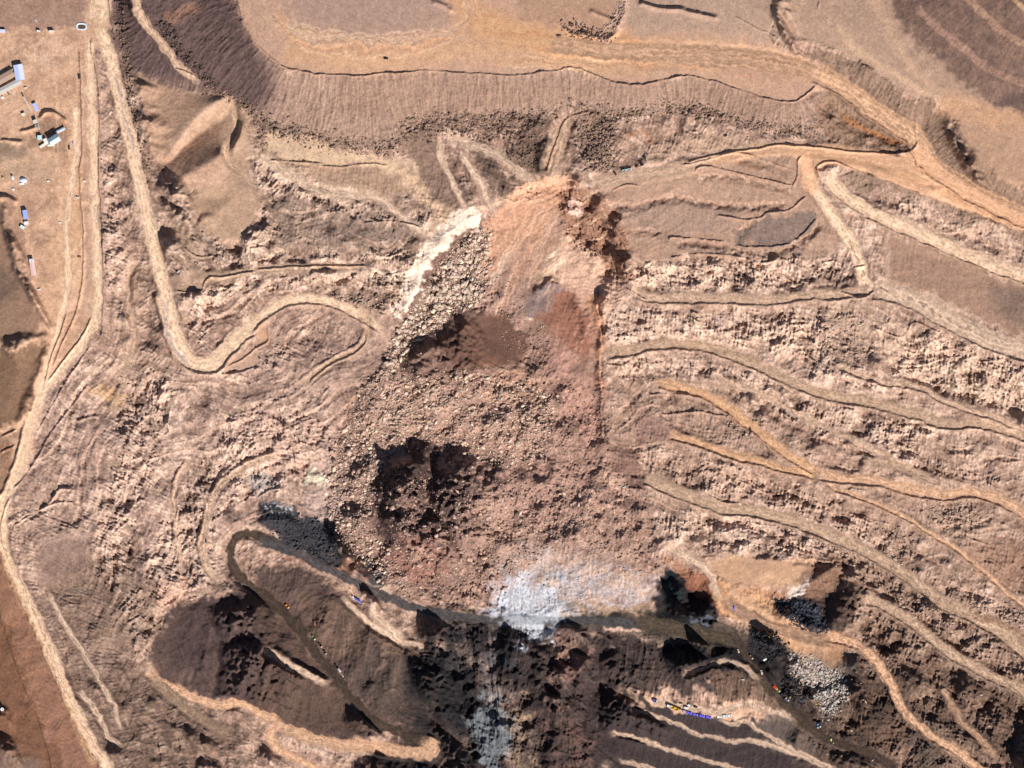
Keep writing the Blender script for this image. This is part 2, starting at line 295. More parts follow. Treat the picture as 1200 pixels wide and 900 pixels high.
# streaks that run down the slopes
def streaks(h, seed, L=9, w=1.0, hi=7, perp=False, sm=5):
    g = blur(h, sm); dy, dx = np.gradient(g); n = np.hypot(dx, dy) + 1e-4; dx /= n; dy /= n
    if perp: dx, dy = -dy, dx
    src = band(w * 1.6, hi, .2, seed); acc = src.copy()
    jj, ii = np.meshgrid(np.arange(NY), np.arange(NX), indexing='ij')
    for sg in (1, -1):
        x = ii.astype(np.float32); y = jj.astype(np.float32)
        for k in range(L):
            xi = np.clip(x, 0, NX - 1).astype(np.int32); yi = np.clip(y, 0, NY - 1).astype(np.int32)
            x = x + sg * dx[yi, xi] * 1.2; y = y + sg * dy[yi, xi] * 1.2
            acc += src[np.clip(y, 0, NY - 1).astype(np.int32), np.clip(x, 0, NX - 1).astype(np.int32)]
    acc -= acc.mean(); return (acc / acc.std()).astype(np.float32)
STK = streaks(BASE, 21, 11); STK2 = streaks(BASE, 22, 5, 2.0); STKW = streaks(BASE, 23, 16, 3.0, 18)
B2 = blur(BASE, 6) + band(60, 200, 1.4, 24) * 2.0
STRA = streaks(B2, 25, 20, 2.6, 16, True, 4); STRB = streaks(B2, 26, 10, 1.6, 7, True, 3)
print('streaks', round(time.time() - T0, 1))

# ------------------------------------------------------------------ roughness regions
R_rock = np.full((NY, NX), .62, np.float32)       # crumbly badland
R_str = np.zeros((NY, NX), np.float32)       # gullied spoil face
def region(pts, rock, st, soft=5, warp=1.5):
    sl_, m = mask(pts, soft, warp)
    R_rock[sl_] = R_rock[sl_] * (1 - m) + rock * m; R_str[sl_] = R_str[sl_] * (1 - m) + st * m
P_PLATEAU = [(276, -90), (277, 0), (283, 22), (296, 46), (312, 66), (335, 80), (370, 87), (420, 89), (460, 85), (500, 83), (560, 87), (600, 88), (640, 85), (670, 80), (690, 86), (715, 95), (740, 100), (768, 97), (795, 90), (822, 92), (862, 104), (900, 116), (930, 121), (952, 108), (975, 100), (940, 65), (900, 40), (895, -90)]
P_NWDUMP = [(128, -90), (140, 60), (156, 88), (215, 104), (262, 112), (300, 142), (335, 152), (370, 160), (410, 170), (445, 175), (466, 168), (476, 148), (500, 138), (560, 140), (620, 136), (680, 128), (730, 135), (780, 130), (820, 126), (860, 140), (910, 152), (955, 152), (966, 115), (975, 95), (930, 121), (822, 92), (740, 100), (670, 80), (370, 87), (310, 66), (277, 0), (276, -90)]
P_WEST = [(-90, -90), (125, -90), (128, 30), (122, 45), (112, 70), (112, 360), (60, 440), (20, 560), (-90, 560)]
P_SW = [(-90, 520), (10, 520), (-2, 600), (4, 650), (30, 710), (70, 800), (120, 910), (130, 990), (-90, 990)]
P_SLIDE = [(470, 374), (500, 306), (546, 260), (600, 228), (634, 213), (666, 208), (684, 215), (702, 234), (722, 254), (734, 290), (737, 322), (704, 352), (704, 450), (707, 510), (735, 545), (760, 590), (772, 640), (775, 670), (745, 697), (700, 702), (640, 707), (580, 716), (520, 706), (470, 692), (428, 664), (394, 630), (382, 600), (382, 558), (396, 510), (418, 468), (440, 430), (455, 396)]
P_UPR = [(905, -90), (910, 20), (928, 46), (955, 50), (990, 62), (1020, 85), (1060, 108), (1108, 128), (1132, 168), (1165, 206), (1290, 245), (1290, -90)]
P_UPRD = [(1042, -90), (1048, 5), (1062, 35), (1108, 78), (1135, 105), (1165, 120), (1290, 150), (1290, -90)]
P_TERR = [(700, 205), (760, 200), (900, 178), (940, 182), (950, 225), (975, 255), (985, 290), (960, 300), (900, 300), (740, 300), (730, 260)]
P_GREYR = [(1035, 280), (1060, 278), (1200, 332), (1290, 365), (1290, 400), (1170, 385), (1085, 345), (1040, 325)]
P_DUMPL = [(185, 740), (205, 712), (250, 698), (300, 695), (340, 730), (365, 765), (410, 820), (440, 850), (430, 868), (340, 852), (290, 825), (220, 812), (180, 780)]
P_DUMPM = [(300, 680), (340, 665), (390, 690), (450, 745), (485, 775), (498, 830), (500, 862), (465, 855), (420, 822), (365, 755)]
P_TERB = [(718, 806), (735, 822), (790, 828), (860, 835), (930, 850), (990, 905), (1000, 990), (740, 990), (722, 900), (706, 856)]
P_FACE = [(712, 765), (725, 755), (775, 752), (790, 775), (845, 790), (900, 800), (930, 840), (850, 828), (760, 818), (715, 800)]
P_DUNES = [(160, 92), (190, 100), (262, 112), (285, 130), (290, 180), (275, 215), (230, 225), (200, 200), (178, 175)]
P_SWL = [(225, 235), (260, 215), (300, 220), (300, 260), (270, 285), (235, 265)]
CROPS = [[(715, 368), (860, 366), (945, 370), (990, 400), (960, 422), (870, 398), (790, 396), (715, 404)], [(738, 312), (880, 306), (1000, 302), (990, 326), (880, 338), (742, 334)],
 [(728, 426), (800, 418), (900, 450), (960, 474), (1040, 488), (1110, 506), (1050, 522), (960, 502), (880, 470), (830, 436), (740, 446)], [(1060, 402), (1090, 392), (1210, 432), (1210, 472), (1140, 472), (1080, 446), (1050, 432)],
 [(745, 530), (850, 545), (960, 582), (1000, 600), (1040, 640), (990, 626), (900, 592), (800, 565)], [(775, 604), (900, 612), (970, 640), (1000, 668), (960, 665), (900, 650), (800, 636)], [(960, 505), (1110, 560), (1190, 566), (1100, 538), (1020, 505)],
 [(1000, 720), (1050, 750), (1100, 790), (1060, 780), (1010, 745)], [(1080, 690), (1140, 735), (1200, 780), (1180, 785), (1120, 755)], [(960, 420), (1010, 425), (1060, 460), (1010, 458), (960, 440)],
 [(205, 314), (300, 300), (400, 300), (500, 300), (482, 322), (430, 307), (300, 311)], [(235, 345), (300, 322), (440, 318), (480, 325), (460, 336), (330, 335), (250, 365), (236, 402), (226, 380)], [(122, 180), (138, 230), (136, 330), (124, 330), (119, 200)],
 [(142, 440), (188, 446), (200, 480), (165, 600), (135, 700), (112, 640), (142, 520)], [(182, 640), (230, 560), (262, 500), (330, 478), (382, 500), (345, 560), (262, 600), (236, 690), (186, 700)], [(225, 340), (250, 330), (300, 322), (260, 352), (236, 400)],
 [(270, 440), (335, 400), (372, 390), (330, 420), (290, 448)], [(290, 195), (340, 212), (420, 240), (500, 262), (470, 262), (380, 240), (310, 222)], [(250, 270), (300, 240), (330, 262), (290, 300), (250, 298)], [(150, 700), (200, 700), (190, 760), (160, 770)]]
for P_ in CROPS: region(P_, 1.15, 0, 7, 4)
region(P_WEST, .12, .0); region(P_SW, .22, 0); region(P_NWDUMP, .18, .8, 3, 1); region(P_PLATEAU, .05, 0, 2, .6)
region(P_UPR, .08, 0, 3); region(P_UPRD, .14, .16, 4); region([(928, 46), (990, 62), (1060, 108), (1108, 128), (1132, 168), (1165, 206), (1290, 245), (1290, 275), (1200, 248), (1110, 200), (1080, 160), (1000, 100), (940, 70)], .4, .5, 2)
region(P_TERR, .22, .05); region(P_GREYR, .12, .2, 4); region([(198, 322), (262, 318), (264, 326), (244, 330), (238, 343), (205, 343)], .03, 0, 3, 1); region([(268, 420), (298, 408), (302, 430), (270, 438)], .05, 0, 2, 1); region([(300, 384), (315, 380), (315, 403), (300, 407)], .05, 0, 2, 1); region([(930, 170), (1000, 176), (1060, 182), (1094, 186), (1122, 213), (1200, 254), (1200, 270), (1110, 238), (1060, 220), (1010, 202), (978, 193), (960, 198)], .04, 0, 3, 1); region(P_DUNES, .12, .15, 5); region(P_SWL, .08, 0, 6)
region([(975, 105), (1068, 165), (1060, 180), (965, 160)], .45, .5)
region([(310, 155), (450, 180), (490, 200), (480, 215), (440, 200), (370, 195), (320, 180)], .15, .1, 4)
region([(360, 195), (430, 200), (480, 205), (475, 230), (420, 225), (380, 220)], .15, .4, 4)
region([(470, 165), (500, 155), (520, 200), (530, 245), (510, 240), (490, 205)], .3, .5, 4)
region(P_DUMPL, .2, .5, 4); region(P_DUMPM, .22, .6, 5); region(P_TERB, .12, .6, 3); region(P_FACE, .35, 1.4, 5)
region([(-20, 400), (20, 405), (58, 395), (45, 440), (20, 490), (-20, 510)], .1, .1, 4)
region([(45, 640), (70, 625), (100, 630), (100, 660), (60, 690), (40, 670)], .25, 0, 6)
region([(235, 200), (252, 180), (290, 190), (300, 222), (270, 235), (240, 222)], .12, 0, 5)
region(P_SLIDE, .85, 0, 3)
region([(590, 245), (660, 225), (690, 260), (700, 330), (700, 430), (690, 480), (660, 440), (600, 360), (575, 320), (580, 270)], .3, .06, 8)
region([(656, 222), (700, 230), (724, 254), (736, 284), (738, 322), (722, 328), (700, 306), (672, 292), (656, 262)], 1.1, 0, 4)
region([(470, 373), (461, 367), (480, 325), (495, 298), (518, 270), (543, 246), (561, 244), (568, 251), (547, 265), (524, 286), (505, 311), (488, 344)], .5, .2, 3, 3)
region([(540, 372), (570, 368), (600, 378), (618, 400), (600, 425), (560, 432), (530, 420), (520, 405)], .12, .08, 7)
region([(350, 352), (445, 372), (460, 395), (440, 392), (400, 370)], .2, .2, 5)
region([(590, 640), (700, 640), (750, 655), (760, 700), (640, 712), (590, 700)], .3, .4, 8)
region([(985, 640), (1060, 670), (1290, 790), (1290, 990), (1000, 990), (950, 850), (990, 790), (1000, 760)], 1.25, 0, 14, 5)
region([(830, 655), (900, 655), (948, 658), (940, 685), (890, 688), (850, 680)], .08, 0, 3)
region([(835, 690), (860, 690), (930, 735), (975, 760), (985, 775), (960, 790), (920, 760), (880, 735), (850, 715)], .1, .3, 4)
region([(490, 740), (620, 735), (640, 790), (640, 920), (500, 920), (540, 850), (500, 790)], .75, 1.7, 10, 4)
region([(630, 750), (690, 750), (705, 790), (690, 860), (704, 920), (640, 920), (630, 850)], .75, .9, 16, 9)

# ------------------------------------------------------------------ compose heights
H = BASE.copy()
n1 = band(10, 90, 1.6, 31); n2 = band(4, 22, 1.2, 32); n3 = band(2.2, 9, .9, 33); n4 = band(1.4, 4, .5, 34)
ridg = 1 - np.abs(band(12, 46, 1.2, 35)) * 1.5
fl = band(5, 30, 1.1, 36, (math.radians(-70), 3.2))     # long ribs, left middle
fr = band(4, 24, 1.1, 37, (math.radians(16), 2.6))       # shelves parallel to the roads, right
sl_, mL = mask([(100, 420), (200, 440), (300, 440), (380, 470), (390, 560), (280, 600), (250, 690), (200, 760), (150, 880), (110, 800), (60, 700), (30, 600), (60, 480)], 30, 2)
ML = np.zeros_like(H); ML[sl_] = mL
sl_, mR = mask([(700, 300), (1000, 350), (1280, 430), (1280, 980), (950, 900), (960, 760), (760, 560), (710, 540)], 30, 2)
MR = np.zeros_like(H); MR[sl_] = mR
patchy = sst(band(25, 160, 1.2, 38), -1.1, 1.0) * .75 + .45
big = band(40, 220, 1.2, 39)
CR = sst(streaks(B2, 27, 26, 6, 60, True, 6) + .6 * band(20, 120, 1, 28) + (R_rock - .62) * 3, -.4, 1.1)      # crumbly crops versus smoother slopes
H += R_rock * ((.55 + .45 * CR) * (.95 * n1 + .6 * ridg + .42 * n2 + .26 * n3 + .13 * n4 + .35 * STK2 + .24 * STKW) + .3 * STRA + .12 * STRB + .5 * ML * fl + .35 * MR * fr + 2.0 * big + 1.2 * n1 + 1.3 * band(18, 50, 1.2, 44) * (.4 + sst(band(60, 200, 1, 45), -.6, 1.4)))
H -= R_rock * .65 * sst(band(3.5, 12, .6, 40), 1.5, 2.3)
H += R_str * (.13 * STK + .05 * n4 + .1 * STK2 + .24 * STKW * (.5 + .6 * sst(n1, -1, 1)) + .26 * n2 + .4 * n1 + .06 * n3)
for L_, h_, w_ in [([(395, 690), (380, 730), (362, 752)], 4, 9), ([(440, 720), (425, 765), (405, 800)], 5, 10), ([(470, 760), (455, 800), (440, 835)], 5, 9), ([(230, 705), (222, 750), (205, 800)], 3, 9), ([(340, 740), (325, 790), (330, 830)], 4, 9), ([(345, 680), (335, 705)], 3, 7),
   ([(735, 760), (728, 800)], 3, 6), ([(762, 760), (765, 806)], 3, 6), ([(600, 790), (598, 840), (612, 900)], 6, 8), ([(566, 770), (556, 830), (560, 900)], 5, 7), ([(660, 775), (668, 840), (672, 900)], 6, 10), ([(520, 730), (540, 770), (535, 810)], 4, 8), ([(360, 870), (390, 900)], 2, 6)]:
    sl_, d, side, ch, arc, tot = lined(L_, w_ * 3, 1.5); H[sl_] += h_ * np.exp(-(d / w_) ** 2) * sst(arc, -1, 14) * sst(tot - arc, -1, 14)
for L_, h_, w_ in [([(512, 728), (524, 770), (518, 820), (530, 862)], 9, 9), ([(548, 736), (562, 775), (552, 822), (566, 870), (560, 905)], 12, 11), ([(580, 742), (592, 790), (584, 840), (596, 905)], 12, 10), ([(612, 745), (606, 790), (620, 840), (612, 905)], 10, 9), ([(648, 756), (660, 800), (652, 850)], 10, 9), ([(684, 760), (676, 810), (690, 850), (684, 905)], 10, 9), ([(500, 760), (530, 775), (560, 800)], 8, 7), ([(452, 745), (440, 790), (425, 825)], 6, 9), ([(392, 712), (372, 745)], 5, 8), ([(250, 702), (244, 750), (232, 800)], 5, 8)]:
    sl_, d, side, ch, arc, tot = lined(L_, w_ * 4, 2.0); H[sl_] += h_ * np.exp(-np.sqrt(d * d + 2) / w_) * sst(arc, -1, 18) * sst(tot - arc, -1, 18) * (1 + .25 * n1[sl_])
# shelves: quantise a little on the badlands to get small scarps
def terr(h, step, k):
    q = h / step; f = np.floor(q); t = q - f; return (f + sst(t, .5 - k, .5 + k)) * step
tm = np.clip(R_rock - .6, 0, .4) / .4 * .38
H = H * (1 - tm) + terr(H, 4.2, .16) * tm

def lobe(x, y, rx, ry, ang, hgt, p=1.5):
    """rounded heap"""
    m = max(rx, ry) * 1.3; s_ = crop([(x, y)], m); c, s = math.cos(math.radians(ang)), math.sin(math.radians(ang))
    dx = PX[s_] + WX[s_] * 1.2 - x; dy = PY[s_] + WY[s_] * 1.2 - y
    r = np.sqrt(((dx * c + dy * s) / rx) ** 2 + ((-dx * s + dy * c) / ry) ** 2)
    H[s_] += hgt * np.clip(1 - r, 0, 1) ** (1 / p) * sst(r, 1.0, .55) if p > 1 else hgt * np.clip(1 - r, 0, 1)
SHD = np.zeros_like(H)
def shade(pts, slope=.95, fade=2.2, rough=.1, warp=1.8, dr=None):
    """a steep bank inside the outline that faces away from the sun, with a gentle back beyond its upper rim"""
    sl_, d = sdpoly(pts, 3, warp)
    g = crop(pts, 95); ins = np.zeros(H[g].shape, np.float32)
    oj, oi = sl_[0].start - g[0].start, sl_[1].start - g[1].start
    ins[oj:oj + d.shape[0], oi:oi + d.shape[1]] = sst(d, -.6, .6)
    ky, kx = (dr[1], dr[0]) if dr else (SDY, SDX)                # steps toward shadow end, px per unit
    up = np.zeros_like(ins); run = np.ones_like(ins)
    def shift(a, dx, dy):
        i, j = int(round(dx * S)), int(round(dy * S)); o = np.zeros_like(a)
        ys = slice(max(0, j), min(a.shape[0], a.shape[0] + j)); yt = slice(max(0, -j), min(a.shape[0], a.shape[0] - j))
        xs = slice(max(0, i), min(a.shape[1], a.shape[1] + i)); xt = slice(max(0, -i), min(a.shape[1], a.shape[1] - i))
        o[yt, xt] = a[ys, xs]; return o
    for k in range(1, 60):          # distance to the far (shadow-tip) side
        s = shift(ins, kx * k, ky * k); run = run * s
        if run.max() < .01: break
        up += run
    up = gsm(up, 2.4)
    slope = (max(slope, 1.0) * 1.05 if dr else min(slope, 1.0) * .95) if slope > .7 else slope
    hin = ins * (up + .5) * slope
    out = hin.copy(); hmax = hin.max() + .1
    for k in range(1, 68):          # back slope
        s = shift(hin, kx * k, ky * k)
        out = np.maximum(out, s - k * slope / fade * (.6 + .4 * s / hmax) - 0)
        if k * slope / fade * .6 > hmax: break
    out = gsm(np.maximum(out, 0), 1.3)
    if rough: out = out * (1 + rough * n2[g])
    wy, wx = np.minimum(np.arange(out.shape[0]), np.arange(out.shape[0])[::-1]), np.minimum(np.arange(out.shape[1]), np.arange(out.shape[1])[::-1]); out = out * sst(np.minimum(wy[:, None], wx[None]) / S, 1, 55)
    ia = gsm(ins, 1.5) * .75; H[g] = H[g] * (1 - ia) + gsm(H[g], 3) * ia
    SHD[g] = np.maximum(SHD[g], gsm(out, .9))
def gsm(a, s):
    p = np.pad(a, 8); n = int(3 * s * S) + 1; k = np.exp(-.5 * (np.arange(-n, n + 1) / (s * S)) ** 2); k /= k.sum()
    o = sum(k[i + n] * np.roll(p, i, 0) for i in range(-n, n + 1)); o = sum(k[i + n] * np.roll(o, i, 1) for i in range(-n, n + 1))
    return o[8:-8, 8:-8]
def inside_slide(x, y):
    r = False
    for i in range(len(P_SLIDE)):
        ax, ay = P_SLIDE[i - 1]; bx, by = P_SLIDE[i]
        if (ay > y) != (by > y) and x < (bx - ax) * (y - ay) / (by - ay) + ax: r = not r
    return r
def berm(pts, h=2.6, wd=1.2, warp=.5):
    sl_, d, side, ch, arc, tot = lined(pts, wd * 4 + 2, warp)
    H[sl_] += h * np.exp(-(d / wd) ** 2) * sst(arc, -1, 5) * sst(tot - arc, -1, 5)
def step(pts, h, wd=2.0, reach=30, warp=.8):
    """drop of h on the right of travel that eases back over reach"""
    sl_, d, side, ch, arc, tot = lined(pts, reach + 4, warp)
    s = d * side
    H[sl_] += -h * sst(s, -wd, wd) * sst(d, reach, 2) * sst(arc, 0, 12) * sst(tot - arc, 0, 12) * 1.0

# dunes and heaps, upper left
# plateau marks
berm([(690, 12), (725, 30), (718, 42), (702, 45), (690, 40), (672, 42), (660, 30)], 2.5, 3)
berm([(728, -10), (734, 5), (728, 25), (718, 38)], 2.5, 3)
berm([(748, 4), (775, 9), (805, 13), (842, 22)], 5.0, 2.6); berm([(505, 0), (520, 8), (531, 15)], 3.0, 2.6)
berm([(862, 20), (880, 30), (905, 42), (935, 58), (955, 68)], 1.5, 1); berm([(960, 0), (958, 12)], 1.5, 1)
berm([(278, 0), (285, 22), (298, 46), (314, 66), (337, 80), (372, 87), (420, 89), (445, 86), (470, 86), (500, 83), (560, 87), (600, 88), (640, 85), (670, 80), (690, 85), (715, 95), (740, 100), (768, 97), (797, 90), (822, 92), (862, 104), (900, 116), (930, 120), (948, 108), (962, 96), (982, 97)], 2.2, 1.1)
# road and ledge berms
BL = []
for L in [
 [(128, -10), (129, 12), (134, 40), (141, 70), (147, 95), (150, 110)],
 [(93, 60), (95, 85), (96, 130), (97, 170), (94, 200), (95, 230), (98, 260), (98, 300), (97, 330), (91, 360), (82, 385), (72, 405), (64, 427), (62, 428)],
 [(107, 46), (108, 62), (113, 82), (116, 110), (117, 150), (116, 180), (117, 225), (120, 260), (121, 300), (122, 345), (120, 380), (119, 396)],
 [(107, 372), (98, 392), (82, 413), (66, 435), (56, 447)], [(78, 367), (72, 388), (62, 415), (55, 440), (53, 450)], [(107, 405), (95, 422), (78, 447), (60, 478), (45, 505), (38, 530)],
 [(104, 450), (85, 475), (60, 508), (42, 540), (28, 560), (16, 573)], [(12, 583), (5, 600), (1, 622), (8, 650), (22, 678), (38, 712), (56, 754), (74, 797), (92, 840), (108, 870), (122, 892)],
 [(0, 722), (14, 762), (25, 795), (38, 825), (48, 850), (58, 885), (62, 910)],
 [(0, 512), (20, 503)], [(0, 531), (18, 521)],
 [(205, 341), (234, 343), (243, 327), (262, 325), (300, 318)], [(203, 345), (210, 362), (220, 390), (222, 405)],
 [(255, 440), (240, 440), (225, 436)], [(262, 432), (285, 421), (300, 408), (314, 400), (314, 383)], [(256, 438), (280, 437), (300, 430)],
 [(215, 290), (230, 300), (250, 300)], [(300, 317), (340, 313), (390, 312), (430, 312)], [(425, 262), (455, 259), (480, 263), (495, 268)],
 [(430, 255), (445, 262)], [(425, 385), (430, 400), (415, 415), (385, 430), (370, 440), (363, 450)],
 [(165, 0), (180, 38), (192, 58), (205, 78)], [(205, 80), (225, 88), (240, 97)],
 [(940, 182), (935, 190), (935, 205), (928, 222)], [(934, 172), (910, 170), (888, 175), (860, 178), (830, 187), (800, 194)], [(920, 170), (960, 173), (1000, 178), (1040, 180), (1065, 178), (1073, 172), (1075, 165)],
 [(960, 205), (958, 195), (972, 190), (985, 192), (1010, 203), (1040, 214), (1080, 228)],
 [(815, 203), (818, 197), (830, 195), (860, 202), (900, 211), (930, 218)], [(805, 190), (850, 180), (875, 181), (900, 190), (930, 200)],
 [(716, 224), (735, 217), (753, 219)], [(840, 253), (870, 257), (890, 256), (900, 250), (925, 246), (945, 230)], [(785, 285), (788, 278), (810, 280), (850, 283)], [(785, 302), (820, 298), (860, 300), (890, 308), (915, 304)],
 [(860, 287), (880, 290), (915, 288), (935, 280), (958, 255)], [(900, 312), (920, 303)], [(735, 338), (745, 346), (760, 352)],
 [(1000, 313), (1016, 312)], [(1030, 337), (1045, 347)], [(985, 342), (1010, 350), (1025, 341)], [(1025, 385), (1050, 394), (1062, 392), (1070, 378), (1090, 385), (1110, 398)], [(1150, 424), (1180, 421), (1200, 425)],
 [(710, 427), (730, 428), (745, 418), (755, 418)], [(760, 463), (785, 462), (812, 464)], [(775, 486), (800, 484), (820, 483), (850, 488)],
 [(1010, 448), (1030, 449)], [(1130, 628), (1160, 640)],
 [(640, 203), (648, 178), (655, 160), (664, 140), (692, 130)], [(365, 193), (400, 196), (430, 192), (455, 194)], [(315, 188), (345, 190), (380, 192)],
 [(830, 580), (845, 588), (870, 590)], [(945, 640), (980, 650)], [(70, 616), (90, 620), (40, 600)], [(15, 617), (40, 602), (65, 590), (90, 588)], [(190, 450), (188, 470), (184, 485)],
 [(212, 678), (208, 630), (228, 629)], [(300, 585), (315, 575), (335, 572)], [(210, 590), (205, 610)],
]: BL.append(L)
for L, hh, wd in [([(22, 155), (33, 153), (46, 148)], 3, 2), ([(46, 140), (52, 133), (60, 132), (70, 136), (78, 143)], 4.5, 2.2), ([(0, 164), (12, 165), (28, 167)], 3.2, 2), ([(0, 102), (12, 98), (22, 92)], .6, 1),
                  ([(0, 90), (10, 85), (16, 79)], 3, 1.8), ([(60, 585), (70, 574), (85, 573)], 4, 1.6), ([(88, 495), (100, 490), (117, 487)], 3, 1.6), ([(-5, 232), (10, 233), (20, 240)], 6, 3)]: berm(L, hh, wd)
